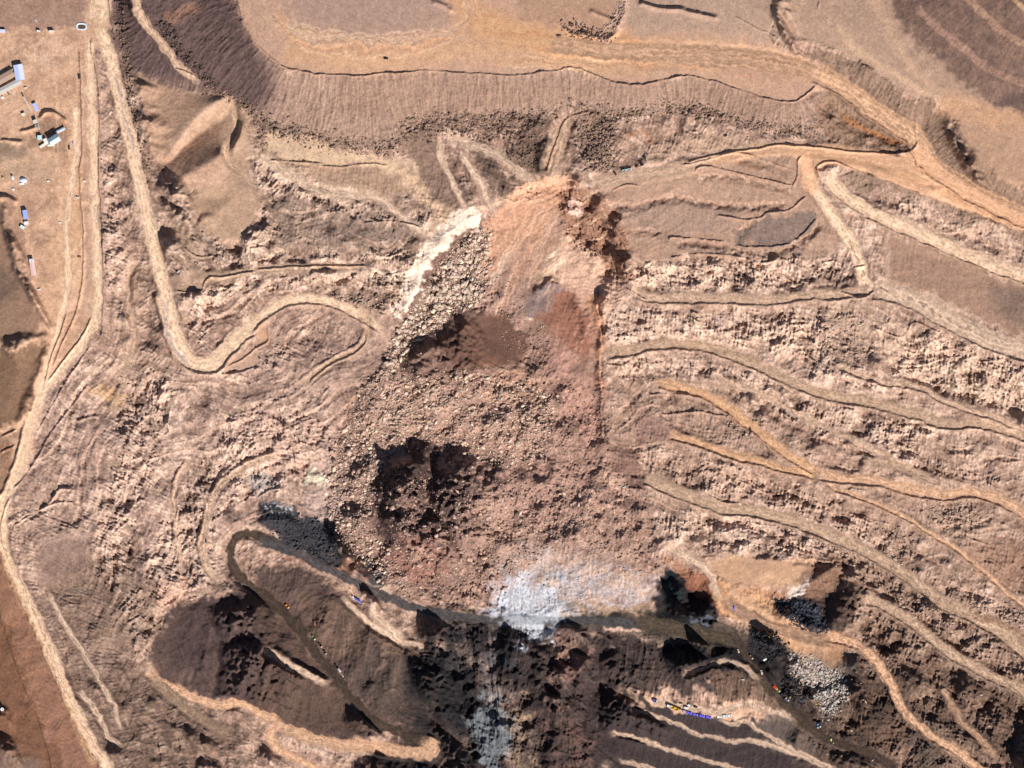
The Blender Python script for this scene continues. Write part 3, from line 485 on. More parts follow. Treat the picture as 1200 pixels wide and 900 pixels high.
# steep banks facing away from the sun
for P, sl2, *dr_ in [
 ([(157, 92), (166, 95), (169, 120), (175, 142), (180, 168), (184, 184), (172, 180), (164, 152), (160, 122)], 1.2, (-.97, -.2)),
 ([(183, 207), (203, 203), (218, 212), (216, 224), (196, 226), (184, 222)], 1.0),
 ([(187, 230), (206, 226), (216, 240), (214, 256), (200, 250), (190, 240)], .85),
 ([(186, 272), (204, 268), (207, 284), (203, 297), (188, 296)], 1.0), ([(226, 258), (240, 252), (252, 252), (240, 262), (228, 268)], .7),
 ([(2, 396), (20, 389), (45, 390), (58, 392), (56, 397), (40, 399), (20, 406), (5, 412)], 1.0), ([(57, 396), (54, 412), (46, 436), (42, 452), (32, 474), (22, 496), (18, 488), (32, 452), (42, 432), (48, 408)], 1.2),
 ([(0, 240), (8, 245), (14, 275), (24, 310), (40, 345), (32, 345), (18, 320), (6, 285)], .8),
 ([(470, 428), (480, 404), (506, 388), (530, 366), (556, 362), (560, 378), (544, 396), (538, 410), (518, 420), (500, 434), (480, 438)], .6), ([(472, 416), (488, 400), (508, 390), (523, 380), (533, 368), (552, 366), (580, 365), (562, 374), (548, 386), (536, 398), (522, 408), (503, 418), (482, 426)], 1.0),
 ([(478, 432), (500, 426), (520, 424), (516, 432), (498, 440), (480, 442)], .8), ([(536, 438), (552, 430), (560, 438), (545, 446)], .8),
 ([(438, 572), (446, 552), (456, 540), (464, 548), (454, 568), (444, 582)], 1.1), ([(478, 530), (492, 520), (502, 522), (500, 545), (488, 548), (482, 540)], 1.0),
 ([(442, 590), (455, 568), (474, 570), (482, 590), (470, 612), (448, 614)], .9), ([(508, 520), (522, 518), (520, 530), (510, 532)], .9),
 ([(525, 540), (545, 536), (576, 540), (568, 556), (550, 570), (534, 574), (522, 560)], .85), ([(516, 582), (530, 580), (531, 600), (520, 600)], 1.0), ([(505, 632), (518, 628), (514, 646), (502, 644)], .9), ([(385, 612), (398, 620), (410, 645), (425, 668), (412, 664), (396, 645), (384, 630)], 1.0),
 ([(446, 548), (470, 528), (488, 524), (484, 560), (466, 590), (448, 590)], 1.15), ([(494, 548), (524, 524), (560, 530), (540, 560), (520, 588), (500, 590)], 1.05), ([(545, 560), (590, 542), (584, 560), (560, 580)], .9), ([(470, 600), (500, 590), (516, 610), (490, 630), (468, 626)], .95), ([(530, 606), (552, 596), (560, 606), (540, 616)], .8),
 ([(400, 600), (420, 590), (430, 606), (412, 616)], .7), ([(560, 490), (590, 478), (600, 486), (575, 498)], .7), ([(500, 460), (520, 452), (528, 460), (508, 470)], .7), ([(600, 560), (616, 550), (620, 560), (606, 568)], .7), ([(640, 540), (660, 530), (664, 540), (646, 550)], .7),
 ([(458, 620), (480, 612), (490, 622), (470, 632)], .8),
 ([(658, 622), (668, 612), (690, 608), (712, 604), (704, 613), (688, 620), (674, 626), (660, 634)], 1.0), ([(620, 590), (640, 585), (645, 592), (625, 600)], .8), ([(605, 480), (625, 474), (645, 470), (638, 478), (615, 486)], .7),
 ([(488, 726), (512, 720), (520, 726), (518, 744), (500, 750), (489, 742)], 1.0),
 ([(246, 720), (254, 708), (272, 701), (302, 698), (314, 704), (304, 724), (282, 732), (256, 740)], 1.1), ([(256, 752), (278, 744), (298, 742), (300, 756), (296, 776), (288, 800), (280, 822), (257, 818), (255, 785)], .9, (-.9, -.43)),
 ([(478, 776), (492, 771), (520, 780), (548, 790), (570, 802), (540, 800), (506, 800), (498, 818), (488, 806), (482, 790)], 1.0),
 ([(500, 850), (516, 845), (540, 870), (545, 905), (510, 905), (514, 885), (508, 866)], 1.0), ([(505, 812), (525, 806), (530, 830), (512, 840)], .9),
 ([(398, 844), (406, 830), (420, 825), (432, 830), (444, 844), (430, 852), (410, 852)], .9), ([(420, 886), (470, 888), (530, 890), (525, 910), (420, 910)], .9), ([(385, 884), (410, 886), (400, 896), (380, 890)], .8), ([(300, 872), (318, 880), (330, 892), (310, 890)], .8),
 ([(622, 754), (634, 742), (650, 732), (672, 730), (694, 742), (690, 748), (665, 742), (644, 748), (630, 760)], 1.1), ([(666, 780), (676, 770), (692, 768), (690, 778), (674, 786)], 1.0),
 ([(582, 730), (600, 738), (606, 760), (596, 780), (584, 760)], .7, (-.9, -.43)), ([(618, 760), (628, 765), (634, 790), (640, 820), (630, 840), (620, 810)], 1.0, (-.9, -.43)), ([(634, 872), (644, 852), (656, 836), (662, 842), (650, 870), (645, 905), (632, 905)], .9),
 ([(690, 822), (700, 808), (714, 798), (726, 826), (720, 850), (708, 862), (696, 852)], 1.0, (-.9, -.43)), ([(702, 790), (708, 768), (722, 758), (724, 790), (728, 808), (712, 802)], .8, (-.9, -.43)),
 ([(775, 686), (790, 678), (801, 690), (797, 702), (835, 696), (838, 712), (826, 724), (806, 728), (784, 722), (778, 704)], 1.1),
 ([(780, 760), (812, 755), (860, 757), (872, 764), (858, 772), (832, 776), (800, 786), (784, 776)], 1.0),
 ([(966, 738), (970, 705), (984, 684), (1000, 682), (1006, 692), (992, 712), (976, 736)], .95), ([(908, 712), (926, 710), (934, 722), (918, 726)], .8), ([(930, 730), (948, 720), (958, 734), (944, 742)], .8),
 ([(988, 768), (1000, 766), (1008, 778), (998, 784), (988, 778)], 1.0), ([(986, 802), (1002, 792), (1012, 800), (1010, 822), (992, 814)], 1.0), ([(966, 752), (972, 750), (975, 757), (967, 758)], 1.0),
 ([(880, 768), (896, 772), (905, 790), (896, 794), (884, 780)], .8), ([(880, 728), (900, 730), (912, 750), (905, 760), (888, 745)], .8), ([(905, 765), (935, 768), (940, 785), (915, 792)], .8), ([(932, 800), (950, 802), (956, 815), (940, 818)], .8),
 ([(1054, 790), (1075, 786), (1092, 790), (1088, 804), (1066, 804), (1056, 800)], .9), ([(1112, 796), (1130, 788), (1144, 794), (1140, 806), (1122, 812)], 1.0), ([(1080, 702), (1095, 700), (1098, 710), (1084, 714)], 1.0), ([(1098, 722), (1112, 718), (1116, 730), (1102, 732)], .9),
 ([(1184, 880), (1196, 864), (1220, 850), (1240, 880), (1230, 915), (1186, 910)], 1.1), ([(988, 674), (1005, 660), (1022, 652), (1027, 656), (1012, 668), (998, 676)], 1.0), ([(955, 670), (965, 662), (985, 660), (975, 668), (960, 678)], .8),
 ([(1113, 438), (1114, 428), (1122, 423), (1137, 425), (1130, 430), (1121, 432), (1119, 442)], 1.1), ([(1142, 450), (1158, 444), (1160, 450), (1146, 455)], 1.0), ([(1015, 385), (1030, 378), (1033, 386), (1020, 390)], 1.0), ([(1018, 420), (1030, 414), (1033, 424), (1022, 428)], 1.0),
 ([(1124, 400), (1134, 396), (1136, 406), (1126, 406)], .9), ([(1180, 488), (1200, 480), (1215, 495), (1190, 500)], 1.0),
 ([(874, 470), (880, 456), (888, 455), (885, 470)], 1.1), ([(880, 482), (896, 474), (900, 484), (886, 494)], 1.1), ([(903, 455), (918, 452), (925, 462), (908, 466)], .9), ([(945, 520), (957, 516), (960, 526), (948, 528)], 1.0), ([(1006, 545), (1014, 535), (1017, 546), (1008, 550)], 1.0), ([(988, 512), (996, 505), (998, 516), (990, 520)], 1.0),
 ([(832, 624), (842, 608), (850, 602), (850, 614), (840, 625)], 1.1), ([(808, 640), (812, 628), (824, 627), (818, 638)], 1.0),
 ([(716, 302), (726, 290), (739, 292), (736, 310), (729, 328), (724, 314)], 1.2), ([(690, 232), (700, 228), (706, 236), (702, 244), (694, 240)], 1.1), ([(664, 212), (672, 206), (682, 210), (676, 218), (668, 220)], 1.0), ([(712, 272), (722, 266), (726, 276), (718, 282)], 1.0), ([(700, 300), (712, 292), (716, 300), (706, 308)], .9), ([(705, 255), (716, 250), (720, 258), (710, 264)], 1.0),
 ([(700, 244), (708, 246), (728, 270), (733, 290), (726, 280), (714, 262)], 1.2),
 ([(627, 200), (630, 176), (634, 162), (649, 156), (650, 166), (643, 180), (638, 202)], 1.1), ([(796, 154), (800, 142), (806, 138), (807, 146), (802, 156)], 1.1), ([(612, 150), (630, 140), (640, 134), (636, 144), (620, 156)], .7),
 ([(904, -20), (922, -20), (916, 12), (920, 30), (931, 46), (922, 46), (909, 26), (904, 10)], 1.2), ([(1108, 140), (1122, 150), (1134, 170), (1148, 194), (1140, 200), (1122, 182), (1110, 160)], .66),
 ([(960, 873), (985, 878), (1012, 886), (1024, 898), (1000, 900), (964, 888)], 1.1), ([(920, 874), (925, 860), (940, 853), (938, 868), (926, 880)], 1.0),
 ([(300, 596), (318, 600), (345, 606), (342, 616), (318, 612), (302, 606)], .8), ([(262, 606), (268, 600), (288, 600), (284, 610), (266, 616)], .9), ([(232, 526), (240, 520), (243, 526), (236, 534)], .9), ([(202, 588), (208, 572), (212, 574), (207, 586)], 1.0),
 ([(142, 370), (148, 358), (152, 372), (146, 382)], 1.0), ([(140, 398), (150, 393), (154, 400), (144, 406)], 1.0), ([(296, 338), (304, 332), (306, 342), (298, 344)], 1.0), ([(120, 880), (130, 874), (138, 878), (136, 888), (122, 888)], 1.1),
 ([(188, 842), (205, 846), (212, 856), (196, 852)], 1.0), ([(212, 852), (225, 856), (226, 866), (214, 864)], 1.0), ([(230, 862), (250, 866), (258, 876), (236, 874)], 1.0), ([(232, 888), (252, 890), (256, 902), (236, 902)], 1.0), ([(176, 888), (188, 884), (190, 892), (178, 894)], 1.0), ([(174, 820), (184, 816), (186, 826), (176, 828)], 1.0),
 ([(128, 784), (140, 776), (144, 786), (132, 792)], 1.0), ([(100, 802), (116, 798), (118, 808), (104, 810)], .9), ([(104, 620), (110, 612), (113, 616), (107, 624)], .9), ([(176, 712), (184, 708), (186, 720), (178, 722)], .8),
 ([(-5, 860), (12, 864), (18, 872), (14, 880), (-5, 884)], 1.1), ([(-5, 828), (6, 826), (10, 834), (0, 842), (-6, 842)], 1.1),
 ([(1120, 0), (1128, 0)], 0),
]:
    if sl2: shade(P, sl2, dr=(dr_[0] if dr_ else None))
H += SHD
print('shapes', round(time.time() - T0, 1))
for L, h_ in [([(712, 236), (745, 238), (770, 231), (800, 229), (840, 236), (880, 238), (925, 236)], 4), ([(735, 272), (760, 268), (775, 272), (775, 280)], 3), ([(785, 284), (820, 281), (852, 285), (872, 291), (915, 290), (945, 274), (958, 256)], 5),
   ([(786, 303), (820, 299), (862, 302), (892, 309), (920, 303)], 4), ([(870, 288), (862, 280), (870, 262), (890, 256)], 2), ([(815, 206), (860, 204), (900, 213), (932, 220)], 3), ([(800, 194), (850, 182), (880, 182), (905, 192), (932, 200)], 2.5),
   ([(960, 120), (1000, 146), (1040, 160), (1062, 164)], 4), ([(1020, 226), (1060, 240), (1110, 262), (1200, 304)], 4), ([(1040, 420), (1060, 438), (1100, 452), (1160, 466), (1200, 480)], 4), ([(880, 425), (930, 446), (990, 460), (1040, 466)], 3),
   ([(820, 540), (880, 560), (940, 580), (1000, 610), (1040, 640)], 4), ([(1000, 590), (1050, 625), (1100, 660), (1150, 700)], 4), ([(960, 640), (1020, 680), (1060, 710), (1110, 745), (1170, 780)], 4), ([(1010, 735), (1050, 765), (1100, 800), (1160, 840)], 5),
   ([(820, 600), (880, 615), (930, 635), (980, 665)], 4), ([(900, 480), (960, 510), (1020, 530), (1080, 545), (1150, 560)], 4)]: step(L, h_, 1.4, 12, 1.2)
step([(594, 236), (600, 228), (634, 217), (664, 210), (680, 218)], 5, 1.6, 14, .8)
for L_, h_, w_ in [([(660, 338), (640, 334), (620, 352)], 7, 7), ([(690, 300), (712, 330), (700, 370)], 5, 8), ([(668, 350), (684, 372), (690, 405)], 5, 6), ([(640, 400), (660, 440), (680, 480)], 4, 9), ([(545, 425), (575, 440), (610, 440)], 4, 8), ([(600, 470), (640, 500), (650, 540)], 5, 12), ([(560, 600), (600, 580), (650, 560)], 5, 12), ([(520, 650), (560, 630), (610, 640)], 4, 10), ([(660, 600), (700, 580), (730, 600)], 4, 10)]:
    sl_, d, side, ch, arc, tot = lined(L_, w_ * 3, 1.5); H[sl_] += h_ * np.exp(-(d / w_) ** 2) * sst(arc, -1, 14) * sst(tot - arc, -1, 14)
# long steps: cliffs and scarps
step([(700, 350), (704, 400), (704, 450), (706, 500), (712, 530)], -3, 1.5, 10)
TR = []
gy_, gx_ = np.gradient(blur(BASE + band(70, 220, 1.4, 24) * 1.5, 6)); rt = random.Random(77)
occ = np.zeros((NY, NX), bool)
for r_ in ROADS:
    sl_, d, *_q = lined([(p[0], p[1]) for p in r_[4]], r_[1] / 2 + 7); occ[sl_] |= d < r_[1] / 2 + 6
for q in range(700):
    if len(TR) >= 75: break
    x, y = rt.uniform(20, 1200), rt.uniform(200, 900); sg = rt.choice([-1, 1]); pts = []
    for k in range(rt.randint(10, 34)):
        i, j = int((x - X0) * S), int((y - Y0) * S)
        if not (0 <= i < NX and 0 <= j < NY) or R_rock[j, i] < .58 or R_rock[j, i] > 1.2 or occ[j, i]: break
        if inside_slide(x, y): break
        pts.append((x, y)); ux, uy = -gy_[j, i], gx_[j, i]; n_ = math.hypot(ux, uy) + 1e-5
        x += sg * ux / n_ * 5; y += sg * uy / n_ * 5
    if len(pts) >= 9:
        if pts[0][0] > pts[-1][0]: pts = pts[::-1]
        TR.append((pts[::2], rt.uniform(2, 4.5))); sl_, d, *_q = lined(pts[::2], 14); occ[sl_] |= d < 12
for P_, w_ in TR:
    P_ = [(a, b + w_ * .5) for a, b in P_]; step(P_, 2.2, 1.2, 9, .8); berm([(a, b - .5) for a, b in P_], .9, .9, .6)
# roads pressed into the ground, with their berms
ROADMASK = np.zeros((NY, NX), np.float32); ROADID = np.full((NY, NX), -1, np.int16)
for k, (nm, wd, bm, colr, pts) in enumerate(ROADS):
    P = [(x, y, z) for x, y, z in zfill(pts)]
    sl_, d, side, ch, arc, tot = lined(P, wd / 2 + 14, .6)
    vis = d < 1e8
    m = sst(d, wd / 2 + 5, wd / 2 - 1) * vis * sst(arc, -1, 10) * sst(tot - arc, -1, 10)
    road_z = H[sl_] * 0 + ch[0]
    # follow the ground gently where a road crosses shaped banks
    H[sl_] = H[sl_] * (1 - m) + road_z * m
    mm = sst(d, wd / 2 + .9, wd / 2 - .9) * vis
    ROADMASK[sl_] = np.maximum(ROADMASK[sl_], mm)
    ROADID[sl_] = np.where((mm > .5), k, ROADID[sl_])
for k, (nm, wd, bm, colr, pts) in enumerate(ROADS):
    if not bm: continue
    P = [(x, y, z) for x, y, z in zfill(pts)]
    sl_, d, side, ch, arc, tot = lined(P, wd / 2 + 14, .6)
    for b in bm:
        s = 1 if b == '+' else -1
        o = np.where(side == s, d, -d) - (wd / 2 + .6)
        on = sst(np.abs(o), 2.9, .2) * sst(arc, 2, 12) * sst(tot - arc, 2, 12) * (d < 1e8)
        H[sl_] += 2.3 * on * (1 + .1 * n1[sl_])
for L in BL: berm(L, 2.2, 1.1, .35)
H += ROADMASK * (band(2, 8, .5, 51) * .05)

# ------------------------------------------------------------------ colours (read off as flat, sunlit ground)
def lin(c, raw=False):
    c = np.array(c, np.float32)
    if not raw:
        t = float(np.clip((c.mean() - 108) / 44, 0, 1)); c = np.minimum(c + np.array([17, 10, 7], np.float32) * t * t * (3 - 2 * t), 255)
    c = c / 255; return np.where(c <= .04045, c / 12.92, ((c + .055) / 1.055) ** 2.4)
C = np.zeros((NY, NX, 3), np.float32); C[:] = lin((184, 154, 136))
def paint(pts, c, a=1.0, soft=8, warp=3, tex=None, sm=True):
    sl_, m = mask(pts, soft, warp, sm)
    m = (m * a)
    if tex is not None: m = m * tex[sl_]
    C[sl_] = C[sl_] * (1 - m[..., None]) + lin(c) * m[..., None]
def stroke(pts, wd, c, a=1.0, soft=2.0, warp=.8, tex=None):
    sl_, d, side, ch, arc, tot = lined(pts, wd / 2 + soft + 2, warp)
    m = sst(d, wd / 2 + soft, wd / 2 - soft) * a * sst(arc, -1, 8) * sst(tot - arc, -1, 8)
    if tex is not None: m = m * tex[sl_]
    C[sl_] = C[sl_] * (1 - m[..., None]) + lin(c) * m[..., None]
tA = sst(band(14, 120, 1.2, 61), -.6, .9); tB = sst(band(6, 50, 1.1, 62), -.5, .9); tC = sst(band(3, 20, .9, 63), -.4, 1.0)
# broad ground tones
paint([(700, 200), (1290, 330), (1290, 990), (950, 990), (780, 700), (700, 560)], (194, 166, 146), 1, 30)
paint([(60, 430), (200, 430), (390, 450), (385, 600), (260, 650), (170, 760), (100, 760), (30, 600)], (186, 160, 146), 1, 30)
paint([(120, 90), (160, 100), (200, 330), (210, 420), (190, 450), (120, 450), (118, 350)], (180, 150, 130), 1, 10)
paint([(280, 160), (480, 200), (560, 250), (470, 340), (300, 350), (205, 340), (190, 240)], (180, 156, 136), 1, 14)
paint([(100, 650), (190, 700), (200, 800), (260, 900), (260, 990), (150, 990), (110, 860), (50, 700)], (150, 124, 108), .8, 20)
paint([(950, 700), (1290, 780), (1290, 990), (960, 990), (940, 800)], (128, 102, 86), .9, 26)
paint([(1000, 780), (1200, 820), (1180, 900), (1020, 905), (960, 840)], (96, 78, 70), .7, 20)
paint([(480, 740), (620, 730), (640, 990), (430, 990), (470, 860)], (110, 92, 84), .9, 14)
paint([(620, 730), (720, 740), (720, 990), (600, 990)], (112, 92, 84), .9, 12, 8)
# rugged tone variation
rk = np.clip(R_rock, 0, 1)[..., None]
def tone(t, c, a): 
    global C
    m = (t[..., None] * a * rk); C = C * (1 - m) + lin(c) * m
tone(1 - CR, (154, 124, 104), .66); tone(CR, (212, 186, 164), .55)
for P_ in CROPS: paint(P_, (232, 206, 186), .55, 6, 4, tC)
tone(tA, (206, 176, 150), .25); tone(1 - tA, (156, 128, 116), .3)
tone(sst(STRA + .4 * STRB, .5, 2.4), (232, 206, 186), .22); tone(sst(-STRA - .4 * STRB, .5, 2.4), (134, 108, 96), .2)
tone(sst(n1 + n2 * .5, .4, 2.0), (240, 212, 188), .5); tone(sst(-n1 - n2 * .6, .4, 2.0), (118, 92, 78), .5)
tone(sst(STK2 + n2 * .6, .8, 2.4), (236, 214, 196), .3); tone(sst(-STK2 - n2 * .6, .8, 2.4), (116, 92, 82), .3)
print('tones', round(time.time() - T0, 1))
# regions
paint(P_WEST, (206, 170, 140), 1, 4); paint(P_WEST, (224, 188, 156), .5, 6, 3, tA); stroke([(99, 70), (101, 130), (101, 200), (102, 260), (104, 330), (98, 370)], 7, (184, 156, 138), .6, 2)
stroke([(118, 70), (120, 120), (122, 180), (124, 250), (126, 330), (124, 390)], 6, (196, 168, 150), .7, 3); paint(P_WEST, (176, 140, 114), .45, 6, 3, tB * (1 - tA))
paint([(-90, -90), (95, -90), (98, 20), (90, 34), (20, 34), (-90, 40)], (168, 138, 122), .85, 4); paint([(28, 50), (72, 50), (72, 76), (30, 76)], (226, 200, 174), .6, 8, 3, tC)
paint([(-20, 166), (30, 168), (45, 200), (60, 190), (62, 215), (30, 208), (-20, 205)], (196, 168, 140), .7, 6); paint([(-20, 166), (30, 170), (25, 185), (-20, 182)], (150, 130, 112), .7, 6)
paint([(46, 136), (75, 138), (82, 160), (80, 176), (40, 175), (35, 160), (48, 150)], (168, 136, 114), .8, 3)
paint([(2, 232), (15, 235), (30, 290), (45, 350), (36, 350), (12, 290)], (178, 146, 124), .9, 3); paint([(-20, 240), (0, 240), (20, 310), (45, 360), (55, 385), (-20, 395)], (160, 130, 108), .9, 5); paint([(-20, 310), (10, 312), (22, 345), (-20, 350)], (128, 108, 94), .6, 8)
paint([(-90, 400), (10, 412), (55, 398), (40, 445), (20, 495), (-90, 520)], (152, 120, 96), 1, 4)
paint(P_SW, (166, 124, 102), 1, 3); paint(P_SW, (176, 130, 98), .4, 6, 3, tA); paint([(-90, 700), (0, 715), (25, 795), (48, 850), (64, 910), (-90, 990)], (150, 106, 80), .8, 3); paint([(-90, 880), (20, 882), (45, 910), (-90, 990)], (148, 126, 112), .8, 8)
paint([(-90, 520), (10, 525), (-4, 600), (0, 650), (-90, 700)], (172, 138, 112), .9, 4)
stroke([(2, 655), (30, 712), (62, 780), (90, 850), (112, 900)], 9, (208, 168, 126), .8, 3)
paint(P_NWDUMP, (166, 140, 124), 1, 2.5, 1); paint(P_NWDUMP, (176, 150, 130), .5, 2.5, 1, tB)
paint([(128, -90), (140, 60), (156, 88), (240, 108), (290, 130), (320, 100), (277, 0), (276, -90)], (122, 98, 94), .95, 14, 2)  # west-facing side painted darker, its dimmer light put into the colour
stroke([(190, 26), (215, 14), (235, 6)], 14, (184, 140, 112), .5, 5)
paint([(400, 92), (560, 90), (700, 98), (820, 98), (940, 122), (900, 142), (800, 118), (640, 122), (440, 140)], (160, 130, 110), .45, 9)
paint(P_PLATEAU, (198, 164, 140), 1, 1.2, .5)
paint([(345, -40), (500, -30), (520, 20), (470, 40), (400, 40), (345, 20)], (178, 152, 138), .75, 14, 3)
rr0 = random.Random(8)
stroke([(318, 20), (335, 35), (400, 48), (460, 50), (520, 40), (545, 22), (548, 5), (530, -20)], 9, (220, 180, 146), .6, 4)
stroke([(330, 60), (400, 70), (480, 68), (560, 55), (640, 58), (720, 62), (800, 60), (880, 68), (950, 84)], 26, (216, 174, 132), .7, 14, 2)
stroke([(530, -60), (545, 0), (560, 20), (600, 35), (680, 55), (760, 62)], 34, (218, 170, 122), .75, 14, 2)
paint([(615, -60), (725, -60), (722, 15), (705, 32), (680, 28), (640, 30), (608, 10)], (186, 152, 126), .85, 3)
paint([(735, -60), (900, -60), (915, 40), (940, 62), (860, 40), (740, 30)], (182, 158, 138), .85, 5)
paint([(740, 40), (850, 38), (930, 70), (850, 55), (760, 52)], (186, 156, 130), .6, 6, 2, tB); paint([(560, 60), (640, 70), (760, 80), (900, 95), (920, 110), (860, 100), (800, 86), (740, 94), (660, 76)], (204, 168, 134), .6, 8)
for yy in range(0, 8): stroke([(700 + yy * 6, 42 + yy * 4), (780, 50 + yy * 3.4), (860, 58 + yy * 3), (945, 76 + yy * 2)], 1.2, ((160, 124, 94) if yy % 2 else (232, 194, 150)), .4, .8, 1.5)
for q in range(34):
    t_ = rr0.uniform(0, 1); y0 = 34 + t_ * 44; a_ = rr0.uniform(540, 760); b_ = a_ + rr0.uniform(60, 200)
    stroke([(a_, y0 + (a_ - 560) * .02), ((a_ + b_) / 2, y0 + (a_ + b_ - 1120) * .014 + rr0.uniform(-3, 3)), (b_, y0 + (b_ - 560) * .055)], rr0.uniform(1, 2.6), rr0.choice([(232, 180, 130), (178, 136, 106), (242, 206, 164), (206, 150, 104)]), rr0.uniform(.25, .55), 1.2, 1.5)
for q in range(16):
    o_ = rr0.uniform(-14, 14)
    stroke([(318 + o_, 10), (338 + o_, 40 + o_), (400, 52 + o_), (470, 52 + o_), (530, 40 + o_ * .6), (552 + o_ * .3, 20), (548 + o_, -12)], rr0.uniform(1, 4), rr0.choice([(244, 208, 174), (220, 168, 126), (176, 140, 118)]), rr0.uniform(.3, .6), 1.5, 2)
for q in range(14):
    o_ = rr0.uniform(-16, 16)
    stroke([(1010 + o_, -20), (1038 + o_, 40), (1064 + o_ * .7, 80), (1100, 112 + o_ * .5), (1150, 128 + o_ * .6), (1230, 156 + o_)], rr0.uniform(1, 3), rr0.choice([(226, 190, 152), (206, 160, 122), (172, 140, 118)]), rr0.uniform(.2, .5), 1.5, 2)
for q in range(44):
    o_ = rr0.uniform(-26, 18); y0 = rr0.uniform(30, 260)
    stroke([(84 + o_, y0), (84 + o_ * .9, y0 + 50), (78 + o_ * .8, y0 + 110)], rr0.uniform(1, 2.4), rr0.choice([(240, 204, 162), (186, 144, 108), (220, 176, 132)]), rr0.uniform(.2, .5), 1.3, 1.5)
stroke([(722, 38), (726, 22), (732, 5), (735, -10)], 7, (216, 180, 158), .9, 2); paint([(700, 40), (712, 44), (722, 52), (716, 54), (702, 50)], (208, 176, 152), .8, 2)
# second plateau and spoil above
paint(P_UPR, (186, 158, 136), 1, 2); paint([(940, 62), (990, 64), (1060, 110), (1108, 130), (1130, 165), (1165, 206), (1290, 246), (1290, 278), (1200, 250), (1110, 204), (1080, 162), (1010, 105)], (160, 134, 114), 1, 2)
stroke([(980, 28), (990, 40), (1000, 55), (1030, 75), (1070, 100), (1105, 118), (1150, 125)], 9, (214, 182, 150), .7, 4)
stroke([(1020, -10), (1040, 30), (1060, 70), (1090, 100), (1120, 118), (1150, 122)], 10, (210, 178, 146), .6, 5); stroke([(1100, 118), (1130, 130), (1170, 140), (1220, 155)], 30, (206, 164, 128), .8, 10)
paint([(1120, 130), (1165, 206), (1290, 245), (1290, 165), (1180, 150)], (192, 158, 130), .8, 8)
paint(P_UPRD, (150, 122, 106), 1, 7, 3); paint(P_UPRD, (132, 106, 96), .6, 7, 3, tB); stroke([(1072, 5), (1092, 26), (1122, 52), (1166, 84), (1200, 98), (1280, 126)], 9, (176, 142, 124), .9, 2); stroke([(1116, -22), (1154, 19), (1183, 42), (1206, 53), (1280, 75)], 8, (184, 150, 126), .9, 2); paint([(1165, 118), (1205, 128), (1290, 150), (1290, 110), (1200, 108)], (120, 98, 92), .8, 5); stroke([(1176, -18), (1205, 12), (1280, 38)], 5, (200, 170, 130), .9, 1.5)
# mid right
paint([(975, 105), (1068, 165), (1060, 178), (965, 160)], (158, 128, 104), .8, 4); stroke([(985, 135), (1010, 150), (1040, 163), (1062, 166)], 5, (186, 122, 70), .7, 2)
paint(P_TERR, (180, 150, 128), .9, 4); paint([(860, 272), (900, 254), (925, 250), (955, 252), (940, 278), (915, 288), (862, 286)], (146, 128, 118), .85, 2); paint([(720, 245), (780, 236), (850, 245), (860, 265), (800, 275), (735, 265)], (172, 148, 132), .7, 4)
paint([(790, 283), (860, 286), (940, 290), (985, 300), (940, 306), (860, 300), (790, 300)], (158, 136, 118), .6, 4); paint([(735, 300), (790, 306), (860, 314), (940, 326), (940, 336), (850, 332), (745, 336)], (224, 194, 168), .6, 5, 3, tC)
paint([(765, 162), (800, 155), (860, 162), (870, 172), (800, 184), (760, 190)], (190, 162, 138), .8, 6); stroke([(730, 165), (750, 158), (765, 160), (748, 168)], 6, (186, 120, 70), .6, 3, 2, tC); stroke([(860, 190), (880, 194), (895, 198)], 5, (160, 120, 84), .7, 3)
paint([(1042, 282), (1060, 280), (1200, 334), (1290, 368), (1290, 402), (1180, 386), (1110, 352), (1050, 328)], (168, 138, 118), .95, 4); paint([(1170, 332), (1290, 375), (1290, 400), (1180, 375)], (132, 114, 102), .6, 8)
paint([(1000, 215), (1080, 232), (1200, 282), (1290, 316), (1290, 292), (1200, 262), (1100, 220), (1020, 200)], (158, 134, 114), .9, 4)
stroke([(1040, 245), (1080, 255), (1130, 272), (1200, 298)], 12, (216, 184, 158), .6, 4, 2, tB)
# landslide
paint(P_SLIDE, (174, 143, 126), 1, 6, 4); paint(P_SLIDE, (138, 112, 101), .7, 3, 3, tB); paint(P_SLIDE, (210, 178, 158), .4, 3, 3, tA)
paint([(600, 235), (640, 222), (660, 226), (640, 260), (610, 300), (590, 360), (572, 340), (575, 290), (585, 250)], (206, 160, 128), .7, 9, 5); paint([(590, 300), (620, 300), (640, 340), (640, 420), (650, 460), (600, 430), (600, 370), (575, 340)], (164, 132, 116), .6, 10)
paint([(638, 285), (670, 275), (690, 300), (665, 330), (640, 345), (625, 335)], (212, 180, 148), .7, 12, 4); paint([(670, 290), (700, 320), (700, 370), (680, 360), (655, 330)], (214, 172, 146), .8, 6); paint([(618, 350), (640, 330), (662, 338), (660, 350), (640, 362), (620, 372)], (146, 126, 120), .8, 4); stroke([(615, 373), (628, 374)], 4, (240, 220, 180), .9, 1.5)
paint([(640, 360), (665, 348), (690, 375), (700, 430), (690, 460), (660, 420), (630, 380)], (168, 128, 108), .65, 9, 5); paint([(660, 244), (675, 246), (684, 256), (670, 248)], (230, 200, 180), .8, 3); paint([(520, 405), (540, 380), (580, 370), (615, 395), (600, 425), (550, 432)], (142, 100, 80), .9, 6)
paint([(690, 430), (706, 430), (708, 520), (690, 540), (676, 500)], (160, 116, 96), .6, 6); paint([(655, 225), (690, 235), (722, 265), (735, 300), (728, 330), (700, 300), (680, 260)], (158, 118, 96), .8, 5, 3)
paint([(470, 400), (520, 340), (560, 290), (578, 300), (570, 350), (520, 380)], (206, 178, 158), .45, 8, 3, tC)
